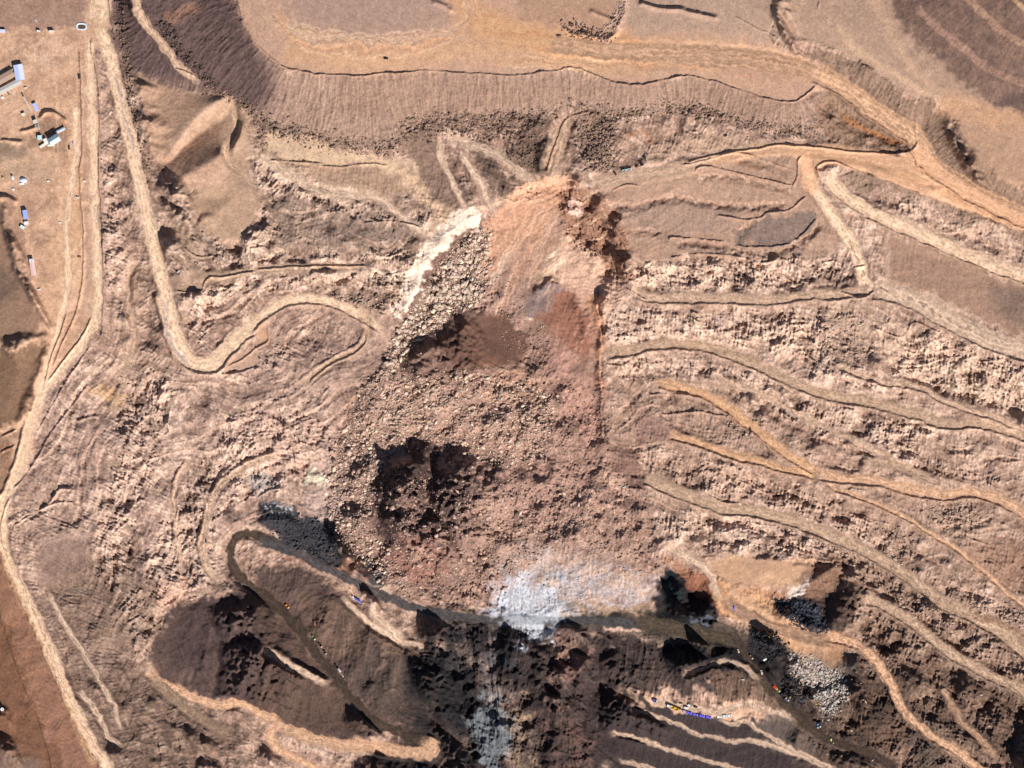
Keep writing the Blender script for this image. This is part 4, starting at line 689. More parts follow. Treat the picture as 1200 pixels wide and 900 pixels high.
paint([(420, 480), (560, 470), (640, 480), (690, 520), (720, 580), (680, 620), (600, 600), (520, 560), (430, 560)], (176, 144, 128), .7, 14, 4); paint([(380, 560), (440, 540), (520, 560), (560, 620), (520, 690), (420, 650)], (150, 120, 108), .75, 14, 4); paint([(460, 620), (520, 630), (520, 680), (470, 680)], (168, 120, 104), .6, 8)
paint([(565, 450), (600, 430), (640, 460), (620, 480), (580, 470)], (196, 156, 130), .6, 8); paint([(560, 560), (620, 540), (640, 570), (600, 620), (560, 620)], (176, 146, 134), .6, 10, 4, tB)
paint([(458, 398), (474, 372), (500, 315), (522, 290), (552, 268), (574, 268), (568, 350), (512, 386), (470, 430), (430, 490), (400, 560), (388, 560), (400, 505), (436, 440)], (138, 108, 94), .75, 5, 2)  # flank ground painted darker as shade in the gaps between boulders
stroke([(466, 372), (484, 335), (500, 302), (521, 276), (548, 253), (556, 250)], 9, (236, 212, 188), .95, 2.5, 1.5); stroke([(461, 370), (479, 333), (495, 300), (516, 273), (544, 250), (562, 247)], 11, (238, 218, 194), .95, 2.5, 1.5); stroke([(455, 322), (475, 322), (492, 318)], 7, (248, 226, 202), .8, 3, 2); stroke([(560, 248), (590, 232), (625, 214)], 7, (238, 204, 172), .8, 3); paint([(536, 256), (548, 248), (562, 256), (545, 268), (530, 275)], (238, 216, 194), .9, 3)  # cream scarp, with the brightness of its sunlit face painted in
paint([(575, 690), (600, 675), (650, 680), (640, 705), (610, 722), (580, 715)], (206, 216, 228), .62, 16, 9); paint([(590, 690), (640, 664), (700, 668), (765, 685), (745, 706), (660, 714), (600, 722)], (200, 206, 214), .45, 16, 8); stroke([(585, 706), (600, 688), (620, 672), (650, 640)], 5, (226, 232, 238), .5, 4, 3); paint([(640, 650), (740, 650), (765, 680), (740, 705), (650, 715), (620, 690)], (222, 188, 160), .65, 12, 4, tB); paint([(600, 640), (700, 645), (690, 670), (610, 680)], (196, 186, 182), .6, 12, 4, tC); paint([(600, 690), (700, 668), (760, 680), (740, 710), (640, 718)], (206, 204, 204), .4, 8, 4, tC)
paint([(590, 718), (640, 716), (645, 738), (620, 745), (598, 735)], (176, 184, 190), .7, 4, 2)
for L_, w_ in [([(712, 242), (745, 243), (770, 236), (800, 234), (840, 241), (880, 243), (925, 240)], 6), ([(790, 290), (852, 291), (872, 297), (915, 296), (945, 282), (962, 262)], 7), ([(742, 318), (800, 310), (862, 312), (900, 318), (985, 310)], 10), ([(1022, 232), (1060, 246), (1110, 268), (1200, 310)], 7), ([(815, 210), (860, 208), (900, 218), (930, 226)], 5)]: stroke(L_, w_, (234, 206, 182), .6, 2.5, 2, tC)  # cream strokes paint the sunlit faces below the ledges
for P_, w_ in TR: stroke(P_, w_, (200, 170, 148), .6, 1.2, 1.2); stroke([(a, b + w_ + 2) for a, b in P_], 3.5, (232, 204, 180), .5, 1.5, 1.5, tC)
rr_ = random.Random(5)
paint([(566, 268), (600, 240), (650, 226), (662, 232), (640, 262), (618, 292), (596, 310), (576, 330), (566, 318)], (206, 162, 132), .9, 6, 3)
paint([(572, 330), (596, 300), (622, 290), (630, 310), (618, 335), (615, 372), (585, 372), (568, 356)], (172, 142, 128), .9, 7, 3)
paint([(656, 222), (700, 230), (724, 254), (736, 284), (738, 322), (722, 328), (700, 306), (672, 292), (656, 262)], (172, 132, 108), .9, 4, 3)
paint([(636, 318), (648, 296), (664, 280), (690, 292), (722, 326), (738, 340), (716, 362), (706, 400), (704, 372), (690, 345), (668, 336), (650, 330)], (220, 184, 158), .9, 5, 3)
paint([(617, 356), (630, 334), (644, 331), (662, 340), (652, 350), (640, 358), (624, 370), (616, 371)], (148, 128, 122), .95, 2.5, 1.5)
paint([(640, 360), (656, 347), (670, 348), (688, 372), (694, 400), (690, 420), (668, 408), (648, 388), (634, 376)], (172, 120, 98), .9, 4, 3)
paint([(640, 395), (668, 412), (692, 430), (704, 440), (704, 520), (690, 530), (672, 500), (652, 460), (636, 425)], (188, 148, 132), .85, 7, 4)
paint([(690, 352), (704, 345), (707, 380), (704, 460), (699, 458), (697, 400)], (214, 160, 124), .8, 3, 2)
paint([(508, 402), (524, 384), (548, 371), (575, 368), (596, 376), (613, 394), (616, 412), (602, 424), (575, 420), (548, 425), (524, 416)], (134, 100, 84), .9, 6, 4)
paint([(596, 240), (597, 224), (630, 210), (664, 203), (682, 211), (674, 221), (642, 229), (612, 238)], (218, 176, 144), .9, 2, 1.5)
paint([(662, 246), (670, 232), (682, 238), (683, 250), (674, 252)], (228, 196, 178), .9, 2, 1)
for q in range(95):          # debris streaks running down from the head scar
    x0 = rr_.uniform(585, 668); y0 = 238 + abs(x0 - 645) * .3 + rr_.uniform(-6, 70); L_ = rr_.uniform(18, 75); a_ = .5 + rr_.uniform(-.12, .12)
    if x0 - a_ * L_ < 566: continue
    stroke([(x0, y0), (x0 - a_ * L_ * .5 + 1, y0 + L_ * .45), (x0 - a_ * L_, y0 + L_)], rr_.uniform(.8, 3.2), rr_.choice([(222, 186, 158), (190, 140, 110), (208, 160, 126), (164, 130, 114), (232, 206, 180)]), rr_.uniform(.3, .65), 1.4, 1)
for q in range(60):          # tilted rock bands of the right face
    x0, y0 = rr_.uniform(660, 725), rr_.uniform(235, 330); L_ = rr_.uniform(12, 34)
    stroke([(x0, y0), (x0 + L_, y0 - L_ * .45)], rr_.uniform(.8, 2.2), rr_.choice([(118, 84, 70), (214, 178, 148), (150, 108, 86), (226, 196, 168)]), rr_.uniform(.4, .75), 1, 1)
for q in range(26):
    x0, y0 = rr_.uniform(632, 655), rr_.uniform(298, 334); L_ = rr_.uniform(8, 26)
    stroke([(x0, y0), (x0 + L_, y0 - L_ * .7)], rr_.uniform(.8, 2), rr_.choice([(236, 216, 180), (168, 140, 120), (240, 222, 194)]), rr_.uniform(.4, .8), 1, 1)
for q in range(24):
    x0, y0 = rr_.uniform(650, 700), rr_.uniform(355, 470); L_ = rr_.uniform(14, 40)
    stroke([(x0, y0), (x0 - L_ * .35, y0 + L_)], rr_.uniform(1, 3), rr_.choice([(202, 160, 138), (150, 106, 88), (214, 172, 148)]), rr_.uniform(.3, .6), 1.2, 1)
for q in range(30):          # lighter dust and darker bands across the debris
    x0 = rr_.uniform(430, 700); y0 = rr_.uniform(440, 670); L_ = rr_.uniform(30, 80)
    stroke([(x0, y0), (x0 + L_ * .5, y0 - L_ * rr_.uniform(0, .35)), (x0 + L_, y0 - L_ * rr_.uniform(.1, .6))], rr_.uniform(4, 12), rr_.choice([(214, 180, 156), (128, 98, 86), (150, 116, 100), (222, 190, 166)]), rr_.uniform(.25, .5), 4, 3)
paint([(470, 373), (461, 367), (480, 325), (495, 298), (518, 270), (543, 246), (561, 244), (568, 251), (547, 265), (524, 286), (505, 311), (488, 344)], (238, 220, 200), 1, 2, 4); stroke([(500, 305), (480, 318), (455, 322), (430, 320)], 6, (238, 216, 192), .8, 3, 3); stroke([(520, 268), (500, 270), (480, 262)], 5, (232, 208, 184), .6, 3, 3); stroke([(398, 500), (415, 468), (432, 442)], 3, (226, 186, 154), .7, 1.5)  # scarp repainted pale cream, bright as a face in full sun
# around the slide foot
paint([(372, 540), (395, 560), (400, 620), (376, 640), (360, 600)], (190, 170, 160), .6, 8); paint([(355, 560), (372, 552), (384, 560), (370, 572)], (250, 240, 205), .85, 3); paint([(305, 588), (340, 590), (360, 606), (396, 618), (400, 662), (375, 660), (335, 640), (310, 618)], (70, 72, 78), .95, 5, 3); paint([(312, 588), (342, 592), (340, 604), (318, 602)], (190, 196, 200), .7, 3, 2, tC); paint([(420, 650), (445, 658), (450, 685), (425, 680)], (70, 80, 92), .9, 4)
paint([(300, 505), (340, 490), (390, 500), (385, 560), (330, 570), (300, 545)], (212, 178, 158), .6, 10, 4, tB); paint([(290, 560), (310, 552), (325, 565), (300, 580)], (170, 176, 174), .5, 5); stroke([(300, 545), (330, 535), (352, 530)], 6, (236, 208, 188), .6, 3, 2)
paint([(395, 655), (430, 660), (425, 685), (400, 675), (340, 655), (330, 650)], (170, 120, 96), .7, 4, 3, tB)
# lower heaps
paint(P_DUMPL, (108, 87, 82), 1, 4); paint(P_DUMPM, (122, 99, 91), 1, 5); paint([(410, 770), (440, 765), (480, 790), (490, 850), (440, 830)], (100, 86, 76), .6, 8, 4); paint([(345, 700), (420, 715), (430, 760), (380, 770)], (140, 112, 92), .6, 8); paint([(290, 690), (330, 700), (400, 800), (430, 850), (395, 860), (330, 850), (300, 820), (310, 760)], (122, 96, 80), .6, 6)
paint([(438, 740), (470, 755), (488, 770), (460, 768)], (150, 124, 104), .8, 4); stroke([(500, 757), (530, 762), (548, 774), (560, 790)], 12, (206, 180, 160), .6, 5, 2, tC)
paint([(480, 770), (545, 780), (560, 900), (420, 905), (480, 850)], (62, 54, 54), .75, 10, 4)
paint([(520, 760), (560, 770), (550, 800), (500, 790)], (110, 104, 98), .6, 6); paint([(500, 720), (560, 730), (620, 745), (610, 790), (560, 770), (520, 750)], (124, 104, 102), .8, 6, 3); paint([(590, 735), (625, 750), (625, 840), (600, 840), (588, 780)], (72, 68, 72), .7, 6, 3, tC)
paint([(633, 752), (660, 740), (690, 758), (700, 770), (672, 778), (660, 800), (640, 790)], (160, 126, 112), .85, 5, 6); paint([(645, 775), (680, 785), (694, 800), (676, 826), (660, 850), (652, 905), (672, 905), (690, 860), (684, 820)], (138, 104, 92), .8, 8, 8, sst(STKW + n2, -1.6, .6)); paint([(640, 820), (655, 830), (640, 870), (625, 870)], (110, 78, 68), .8, 4)
paint([(640, 845), (665, 838), (695, 850), (695, 905), (650, 905)], (116, 88, 80), .6, 8, 8)
paint([(480, 708), (520, 716), (600, 726), (700, 718), (790, 728), (860, 740), (860, 758), (760, 740), (640, 742), (520, 728)], (112, 104, 96), .75, 5, 2)
paint([(600, 705), (640, 700), (700, 715), (770, 712), (780, 728), (700, 732), (620, 728)], (174, 150, 120), .7, 6, 3, tB)
paint([(690, 722), (780, 722), (860, 735), (905, 770), (890, 790), (850, 760), (770, 748)], (86, 76, 68), .85, 5)
paint([(700, 745), (790, 748), (880, 770), (890, 800), (850, 812), (722, 806), (700, 785)], (78, 66, 64), .9, 9, 7); paint([(770, 680), (800, 672), (840, 690), (838, 735), (775, 728)], (44, 44, 50), .95, 4); paint([(778, 680), (790, 678), (800, 690), (795, 704), (780, 700)], (36, 56, 62), .9, 2); paint([(800, 670), (825, 672), (836, 700), (825, 704), (805, 690)], (156, 100, 78), .9, 3)
paint([(810, 726), (835, 720), (838, 728), (815, 734)], (110, 116, 128), .8, 2); stroke([(705, 738), (735, 736), (760, 734), (768, 732)], 6, (206, 176, 158), .9, 2, 2)
paint([(775, 755), (830, 755), (880, 765), (905, 800), (870, 790), (830, 775), (795, 788)], (46, 42, 46), .9, 4)
paint([(840, 788), (870, 788), (905, 810), (925, 835), (880, 826), (850, 825), (836, 805)], (128, 102, 84), .8, 5)
paint(P_TERB, (88, 75, 73), 1, 5, 6); paint([(694, 796), (724, 816), (716, 850), (724, 905), (700, 900), (690, 850)], (66, 58, 60), .8, 8, 8); paint([(880, 832), (940, 850), (960, 880), (900, 870)], (134, 118, 108), .7, 4)
paint([(832, 655), (900, 654), (948, 657), (942, 684), (892, 688), (852, 680), (836, 668)], (206, 168, 134), .95, 4, 3); paint([(775, 650), (815, 665), (828, 690), (838, 700), (800, 680)], (176, 124, 96), .7, 4)
paint([(832, 676), (848, 682), (868, 692), (910, 704), (935, 728), (970, 742), (990, 768), (968, 782), (930, 762), (890, 740), (860, 722), (842, 712)], (208, 164, 122), .95, 4); paint([(845, 695), (870, 700), (900, 735), (870, 735), (850, 716)], (184, 138, 98), .6, 6, 2, tC)
paint([(940, 670), (980, 660), (985, 680), (965, 710), (945, 704)], (160, 122, 98), .85, 6, 3); paint([(925, 690), (945, 680), (952, 672), (945, 700), (930, 704)], (206, 196, 186), .9, 2.5); paint([(850, 684), (900, 690), (925, 702), (900, 704), (865, 695)], (186, 136, 106), .8, 3)
paint([(900, 702), (945, 706), (1000, 690), (1010, 705), (975, 748), (945, 742), (925, 728)], (52, 54, 64), .95, 4, 3); paint([(880, 735), (905, 735), (935, 765), (985, 800), (985, 820), (960, 860), (930, 840), (900, 805), (875, 770)], (62, 56, 58), .95, 6)
paint([(925, 760), (975, 775), (990, 790), (995, 820), (975, 835), (965, 845), (960, 810), (940, 795), (925, 780)], (196, 184, 172), .85, 4, 3, sst(n3 + n2, -1.8, .5)); paint([(925, 800), (945, 795), (958, 810), (950, 822), (935, 812)], (160, 130, 104), .6, 4); paint([(985, 770), (1002, 764), (1006, 790), (990, 798), (980, 790)], (84, 104, 118), .9, 3); paint([(960, 860), (1000, 790), (1040, 800), (1060, 850), (1040, 880), (980, 875)], (92, 74, 66), .8, 8)
paint([(930, 770), (990, 760), (1000, 830), (965, 850)], (196, 176, 156), .3, 5)
paint([(915, 832), (940, 846), (1045, 905), (985, 905), (900, 870)], (118, 104, 96), .5, 6)
paint([(985, 750), (1050, 700), (1090, 740), (1040, 770), (1010, 752)], (170, 138, 112), .5, 10, 4, tB)
paint([(1130, 650), (1200, 640), (1290, 700), (1290, 720), (1180, 690)], (170, 132, 108), .7, 5)
paint([(715, 520), (745, 530), (760, 570), (740, 570), (720, 545)], (150, 116, 104), .9, 6); paint([(745, 480), (800, 500), (790, 520), (745, 515)], (160, 128, 118), .8, 7)
paint([(960, 350), (1015, 350), (1025, 385), (1000, 410), (960, 380)], (176, 152, 132), .6, 8)
paint([(1000, 370), (1120, 420), (1200, 440), (1180, 480), (1060, 440)], (232, 206, 174), .5, 10, 4, tC); paint([(800, 380), (940, 385), (960, 420), (840, 402), (720, 395)], (234, 206, 178), .5, 8, 3, tC)
paint([(828, 668), (846, 676), (868, 688), (905, 700), (925, 712), (940, 732), (985, 742), (992, 758), (975, 790), (950, 784), (930, 766), (900, 744), (872, 730), (852, 724), (838, 700)], (206, 164, 126), .85, 3.5, 2); paint([(842, 690), (870, 694), (890, 715), (880, 728), (856, 716)], (176, 130, 96), .6, 6, 3, tC); stroke([(850, 690), (890, 715), (940, 745), (975, 770)], 12, (222, 190, 158), .5, 5, 3, tB)
paint([(756, 816), (790, 820), (830, 828), (862, 826), (900, 828), (900, 836), (850, 842), (800, 834), (758, 826)], (214, 176, 146), .8, 2)
# heaps upper left
paint(P_DUNES, (180, 150, 126), 1, 4); stroke([(262, 116), (236, 134), (218, 156), (200, 182)], 12, (206, 176, 150), .7, 5, 2); stroke([(272, 170), (262, 205), (240, 212), (215, 210)], 9, (204, 174, 148), .6, 5, 2)
for P_ in ([(523, 178), (530, 176), (540, 200), (550, 238), (545, 240), (534, 212)], [(552, 182), (562, 184), (580, 200), (600, 222), (588, 232), (572, 212)], [(478, 160), (512, 160), (508, 178), (520, 215), (530, 245), (510, 236), (490, 205)]): paint(P_, (132, 108, 94), .7, 4, 2)  # shade between the switchback loops, painted as darker ground
paint([(320, 235), (400, 242), (480, 262), (490, 284), (430, 290), (330, 290), (300, 270)], (146, 124, 112), .5, 10, 4, tA); paint([(262, 112), (290, 125), (290, 165), (275, 190), (262, 160)], (196, 168, 140), .7, 5); paint(P_SWL, (196, 166, 138), .9, 6); paint([(310, 152), (360, 166), (440, 182), (485, 200), (500, 222), (470, 205), (430, 195), (365, 195), (315, 178)], (208, 182, 150), .9, 4)
paint([(350, 193), (430, 197), (480, 208), (478, 225), (430, 226), (380, 216)], (176, 148, 124), .8, 6); paint([(470, 165), (498, 150), (515, 190), (535, 245), (515, 240), (490, 210)], (156, 130, 112), .7, 6); stroke([(300, 183), (340, 208), (385, 226), (420, 224)], 11, (238, 212, 182), .6, 5, 2); stroke([(465, 208), (490, 222), (515, 246), (530, 260)], 12, (216, 186, 154), .7, 5, 2)
paint([(478, 140), (620, 136), (720, 135), (700, 200), (600, 170), (560, 155), (500, 158)], (150, 124, 106), .7, 6, 3, tB); paint([(555, 178), (570, 180), (600, 215), (590, 225), (570, 205)], (130, 106, 90), .8, 3); paint([(610, 150), (640, 140), (640, 200), (600, 190)], (126, 102, 88), .8, 4)
paint([(195, 265), (205, 262), (230, 285), (255, 297), (235, 302), (212, 292)], (180, 156, 134), .9, 3); paint([(208, 325), (262, 322), (300, 315), (240, 342), (206, 340)], (178, 150, 126), .9, 3)
paint([(320, 235), (400, 245), (470, 260), (495, 275), (430, 285), (360, 275)], (150, 132, 120), .7, 8, 3, tB); paint([(225, 335), (300, 330), (440, 320), (430, 335), (320, 345), (260, 350)], (222, 194, 170), .5, 6, 3, tC)
paint([(268, 420), (298, 408), (300, 428), (270, 436)], (206, 172, 140), .8, 2.5); paint([(300, 385), (314, 380), (314, 402), (300, 406)], (196, 160, 130), .8, 2)
paint([(265, 420), (360, 400), (430, 370), (440, 440), (350, 460), (300, 450)], (172, 148, 134), .5, 8, 3)
paint([(45, 630), (70, 622), (100, 640), (100, 660), (70, 690), (45, 670)], (176, 148, 132), .7, 6); paint([(100, 455), (130, 452), (145, 475), (138, 478), (115, 462)], (196, 160, 110), .6, 4)
paint([(170, 690), (215, 678), (225, 690), (205, 712), (170, 705)], (206, 170, 148), .8, 3); stroke([(190, 715), (182, 735), (165, 755), (150, 770)], 14, (206, 172, 144), .6, 6, 3, tC)
stroke([(130, 710), (140, 760), (150, 800), (165, 860)], 8, (170, 150, 136), .4, 4, 2)
paint([(960, 640), (1060, 660), (1200, 740), (1290, 780), (1290, 990), (1000, 990), (940, 820), (960, 720)], (140, 108, 88), .5, 24, 5); paint([(60, 640), (180, 690), (190, 790), (280, 860), (300, 990), (140, 990), (110, 880), (60, 740)], (140, 114, 98), .5, 20, 5); paint([(720, 440), (900, 470), (1100, 540), (1290, 600), (1290, 720), (1100, 660), (900, 600), (740, 560)], (160, 128, 108), .3, 20, 5)
paint([(436, 560), (462, 524), (510, 516), (560, 528), (590, 548), (560, 580), (540, 612), (500, 640), (460, 636), (440, 612)], (88, 70, 68), .85, 9, 5, sst(n1 + n2, -2.2, .2)); paint([(384, 600), (400, 612), (430, 660), (470, 690), (430, 668), (394, 632)], (90, 74, 74), .7, 5)  # dark albedo deepens the shadow in the lower slide hollow
paint([(470, 412), (505, 392), (540, 376), (545, 400), (560, 440), (500, 446), (476, 432)], (120, 90, 78), .6, 8, 3)  # upper hollow also painted darker to strengthen its shadow
paint([(560, 742), (620, 738), (700, 745), (706, 770), (640, 800), (580, 780)], (92, 74, 70), .5, 9, 6, tB)
paint([(470, 745), (620, 745), (640, 790), (620, 900), (600, 920), (420, 920), (440, 880), (490, 860)], (54, 50, 54), .75, 10, 4, sst(n1, -2.0, .8)); paint([(478, 742), (560, 736), (618, 745), (632, 790), (628, 905), (500, 905), (520, 850), (490, 790)], (46, 44, 50), .7, 9, 7, sst(n1 + n2 * .5, -1.6, 1.0)); paint([(628, 790), (700, 800), (706, 905), (630, 905)], (74, 60, 60), .6, 9, 8, sst(n2 + STK2, -1.2, 1.0)); paint([(556, 830), (586, 818), (604, 850), (592, 880), (570, 905), (556, 880)], (128, 142, 150), .65, 7, 6); paint([(575, 765), (590, 775), (584, 815), (572, 800)], (112, 118, 124), .4, 6, 6); paint([(600, 838), (622, 846), (634, 880), (628, 905), (604, 905)], (178, 156, 130), .65, 6, 6)
paint([(960, 800), (1010, 780), (1060, 800), (1090, 850), (1160, 890), (1200, 915), (1000, 915), (960, 860)], (66, 56, 52), .7, 14, 5, sst(n1 + n2 * .4, -1.5, 1.2)); paint([(1060, 770), (1200, 820), (1290, 900), (1200, 915), (1120, 870), (1070, 820)], (92, 70, 60), .75, 12, 5, sst(n1 + n2 * .4, -1.4, 1.2)); paint([(1000, 700), (1080, 740), (1200, 820), (1290, 860), (1290, 900), (1100, 800), (1010, 760)], (104, 78, 64), .6, 8, 4, sst(-n1 - n2 * .6, -.6, 1.2))
paint([(170, 800), (300, 860), (320, 920), (160, 920), (120, 840)], (120, 98, 84), .6, 14, 5, tB)
paint([(600, 745), (690, 740), (735, 765), (716, 800), (742, 850), (724, 905), (610, 905), (622, 820)], (82, 68, 66), .85, 20, 9)
paint([(640, 752), (662, 742), (684, 756), (694, 772), (672, 782), (664, 806), (650, 838), (638, 862), (648, 820), (652, 790), (642, 772)], (158, 124, 110), .8, 7, 5, sst(n1 + n2, -2.0, .6)); paint([(654, 862), (672, 842), (688, 860), (690, 905), (656, 905)], (128, 98, 88), .75, 8, 6, sst(n1 + n2, -1.6, .8))
stroke([(644, 756), (664, 764), (688, 780)], 5, (196, 164, 146), .6, 4, 2, tC); stroke([(634, 905), (640, 870), (656, 838), (668, 832)], 3, (44, 36, 38), .7, 2, 2)
rd_ = random.Random(12)
for q in range(70):          # lighter and darker spoil streaks down the faces, with shaded folds painted in
    x0, y0 = rd_.uniform(215, 480), rd_.uniform(690, 800); L_ = rd_.uniform(30, 80); a_ = .35 + rd_.uniform(-.1, .15)
    x1, y1 = x0 - a_ * L_, y0 + .93 * L_
    if y1 > 850 or (x0 - 300) * .9 > y0 - 660: continue
    stroke([(x0, y0), ((x0 + x1) / 2 + rd_.uniform(-2, 2), (y0 + y1) / 2), (x1, y1)], rd_.uniform(2, 7), rd_.choice([(84, 66, 64), (148, 122, 108), (70, 56, 56), (128, 100, 88)]), rd_.uniform(.3, .6), 3, 1.5)
for q in range(40):
    x0, y0 = rd_.uniform(360, 480), rd_.uniform(690, 800); L_ = rd_.uniform(30, 80)
    x1, y1 = x0 - .3 * L_, y0 + .95 * L_
    if (x1 - 300) * .95 < y1 - 690: continue
    stroke([(x0, y0), ((x0 + x1) / 2 + rd_.uniform(-2, 2), (y0 + y1) / 2), (x1, y1)], rd_.uniform(2, 8), rd_.choice([(90, 74, 68), (156, 130, 112), (84, 68, 62), (140, 116, 100)]), rd_.uniform(.3, .6), 3, 1.5)
for q in range(46):
    x0, y0 = rd_.uniform(706, 850), rd_.uniform(752, 775); L_ = rd_.uniform(20, 50)
    stroke([(x0, y0), (x0 + rd_.uniform(-3, 3), y0 + L_ / 2), (x0 + rd_.uniform(-4, 4), y0 + L_)], rd_.uniform(1.5, 4), rd_.choice([(50, 44, 48), (124, 100, 88), (44, 40, 46), (104, 84, 76)]), rd_.uniform(.35, .65), 2, 1.2)
# roads
for k, (nm, wd, bm, colr, pts) in enumerate(ROADS):
    P = [(p[0], p[1]) for p in pts]
    sl_, d, side, ch, arc, tot = lined(P, wd / 2 + 4, 1.0); d = d + .7 * n2[sl_] * min(1, wd / 12)
    fade = sst(arc, -2, 14) * sst(tot - arc, -2, 14)
    m = sst(d, wd / 2 + 1.2, wd / 2 - 1.2) * .92 * fade
    c = lin(colr, True)[None, None] * np.ones(d.shape + (3,), np.float32)
    # compacted wheel tracks
    edge = sst(d, wd * .1, wd / 2); c = c * (1.07 - .2 * edge)[..., None]
    lt = .5 + .5 * np.cos((d * side + wd * .2) * (2 * math.pi / max(3.2, wd * .28)) + .8 * n1[sl_])
    c *= (1 + .26 * (lt - .5) * sst(d, wd / 2, wd * .3) + .05 * n2[sl_])[..., None]
    C[sl_] = C[sl_] * (1 - m[..., None]) + c * m[..., None]
    rr = random.Random(k)
    for _ in range(int(3 + wd * .5)):
        o = rr.uniform(-.42, .42) * wd; a0 = rr.uniform(0, tot * .7); a1 = a0 + rr.uniform(30, 120)
        mm = sst(np.abs(d * side - o), 1.1, .3) * sst(arc, a0, a0 + 12) * sst(arc, a1, a1 - 12) * rr.uniform(.3, .7)
        f = rr.choice([.66, .74, .8, 1.16, 1.24]); C[sl_] *= (1 + (f - 1) * mm)[..., None]
paint([(584, 700), (610, 686), (650, 690), (664, 716), (646, 742), (620, 748), (594, 734)], (196, 208, 218), .75, 10, 8); stroke([(660, 712), (720, 712), (770, 716)], 10, (182, 156, 128), .6, 7, 4, tB)
JUNC = [(930, 170), (1000, 176), (1060, 182), (1080, 174), (1094, 186), (1122, 213), (1200, 254), (1200, 270), (1110, 238), (1060, 220), (1010, 202), (978, 193), (960, 198), (958, 226), (944, 224), (936, 195)]
paint(JUNC, (228, 182, 144), .9, 2.5, .8)
for q in range(30):
    o_ = rr0.uniform(-1, 1); stroke([(940, 180 + o_ * 6), (1000, 187 + o_ * 7), (1060, 200 + o_ * 12), (1110, 222 + o_ * 12), (1190, 260 + o_ * 8)], rr0.uniform(1, 2.4), rr0.choice([(244, 204, 166), (202, 154, 116), (236, 192, 150), (186, 144, 112)]), rr0.uniform(.2, .5), 1, 1)
for q in range(12):
    o_ = rr0.uniform(-6, 6); stroke([(830, 190 + o_ * .5), (880, 178 + o_), (935, 174 + o_)], rr0.uniform(1, 3), (222, 178, 138), .4, 1.5, 1)
stroke([(136, 85), (142, 115), (150, 150), (157, 180)], 3, (170, 158, 156), .7, 1); stroke([(192, 350), (197, 390), (206, 412), (222, 426)], 4, (190, 178, 172), .8, 1.5); stroke([(108, 85), (110, 100)], 3, (220, 200, 186), .7, 1.2)
# fine grain
slope = blur(np.hypot(*np.gradient(H)[:2]) * S, 1.0)
steepdirt = sst(slope, .5, 1.3)[..., None] * rk
C *= (1 + .075 * n3 * (.5 + R_rock) + .07 * n4 + .04 * n2 + (.1 * STK + .1 * STKW) * R_str * .8)[..., None]
LU = np.maximum(C.mean(-1, keepdims=True), .003); C = C * np.clip(LU / .34, .02, 2) ** .22; C = C.mean(-1, keepdims=True) * .02 + C * .98
K = .60
ALB = np.clip(C * K * np.array([1.03, 1.0, 1.02], np.float32), .008, .82).astype(np.float32)
print('colour', round(time.time() - T0, 1))

# ------------------------------------------------------------------ map -> world
def world(px, py, z):
    k = (CAMZ - z) / F
    return (px - 600) * k, (450 - py) * k
def hz(px, py):
    fx = (np.asarray(px) - X0) * S; fy = (np.asarray(py) - Y0) * S
    i = np.clip(fx.astype(int), 0, NX - 2); j = np.clip(fy.astype(int), 0, NY - 2); tx = fx - i; ty = fy - j
    return (H[j, i] * (1 - tx) + H[j, i + 1] * tx) * (1 - ty) + (H[j + 1, i] * (1 - tx) + H[j + 1, i + 1] * tx) * ty
WXw, WYw = world(PX, PY, H)
def mat(name, base=None, rough=.95, attr=None, grain=0.0, metal=0.0, scale=.8, spec=.2):
    m = bpy.data.materials.new(name); m.use_nodes = True; t = m.node_tree; b = t.nodes['Principled BSDF']
    b.inputs['Roughness'].default_value = rough; b.inputs['Metallic'].default_value = metal; b.inputs['Specular IOR Level'].default_value = spec
    nz = t.nodes.new('ShaderNodeTexNoise'); nz.inputs['Scale'].default_value = scale; nz.inputs['Detail'].default_value = 4
    tc = t.nodes.new('ShaderNodeTexCoord'); t.links.new(tc.outputs['Object'], nz.inputs['Vector'])
    mr = t.nodes.new('ShaderNodeMapRange'); mr.inputs['From Min'].default_value = .25; mr.inputs['From Max'].default_value = .75
    mr.inputs['To Min'].default_value = 1 - grain; mr.inputs['To Max'].default_value = 1 + grain; t.links.new(nz.outputs['Fac'], mr.inputs['Value'])
    mx = t.nodes.new('ShaderNodeVectorMath'); mx.operation = 'SCALE'; t.links.new(mr.outputs['Result'], mx.inputs['Scale'])
    if attr:
        a = t.nodes.new('ShaderNodeAttribute'); a.attribute_name = attr; t.links.new(a.outputs['Color'], mx.inputs[0])
    else:
        c = t.nodes.new('ShaderNodeRGB'); c.outputs[0].default_value = (*base, 1); t.links.new(c.outputs[0], mx.inputs[0])
    t.links.new(mx.outputs[0], b.inputs['Base Color'])
    return m
M_EARTH = mat('earth', attr='soil', grain=.12, scale=.35); M_ROAD = mat('compacted_earth', attr='soil', grain=.07, scale=.5); M_STONE = mat('broken_rock', attr='soil', grain=.2, scale=.9)
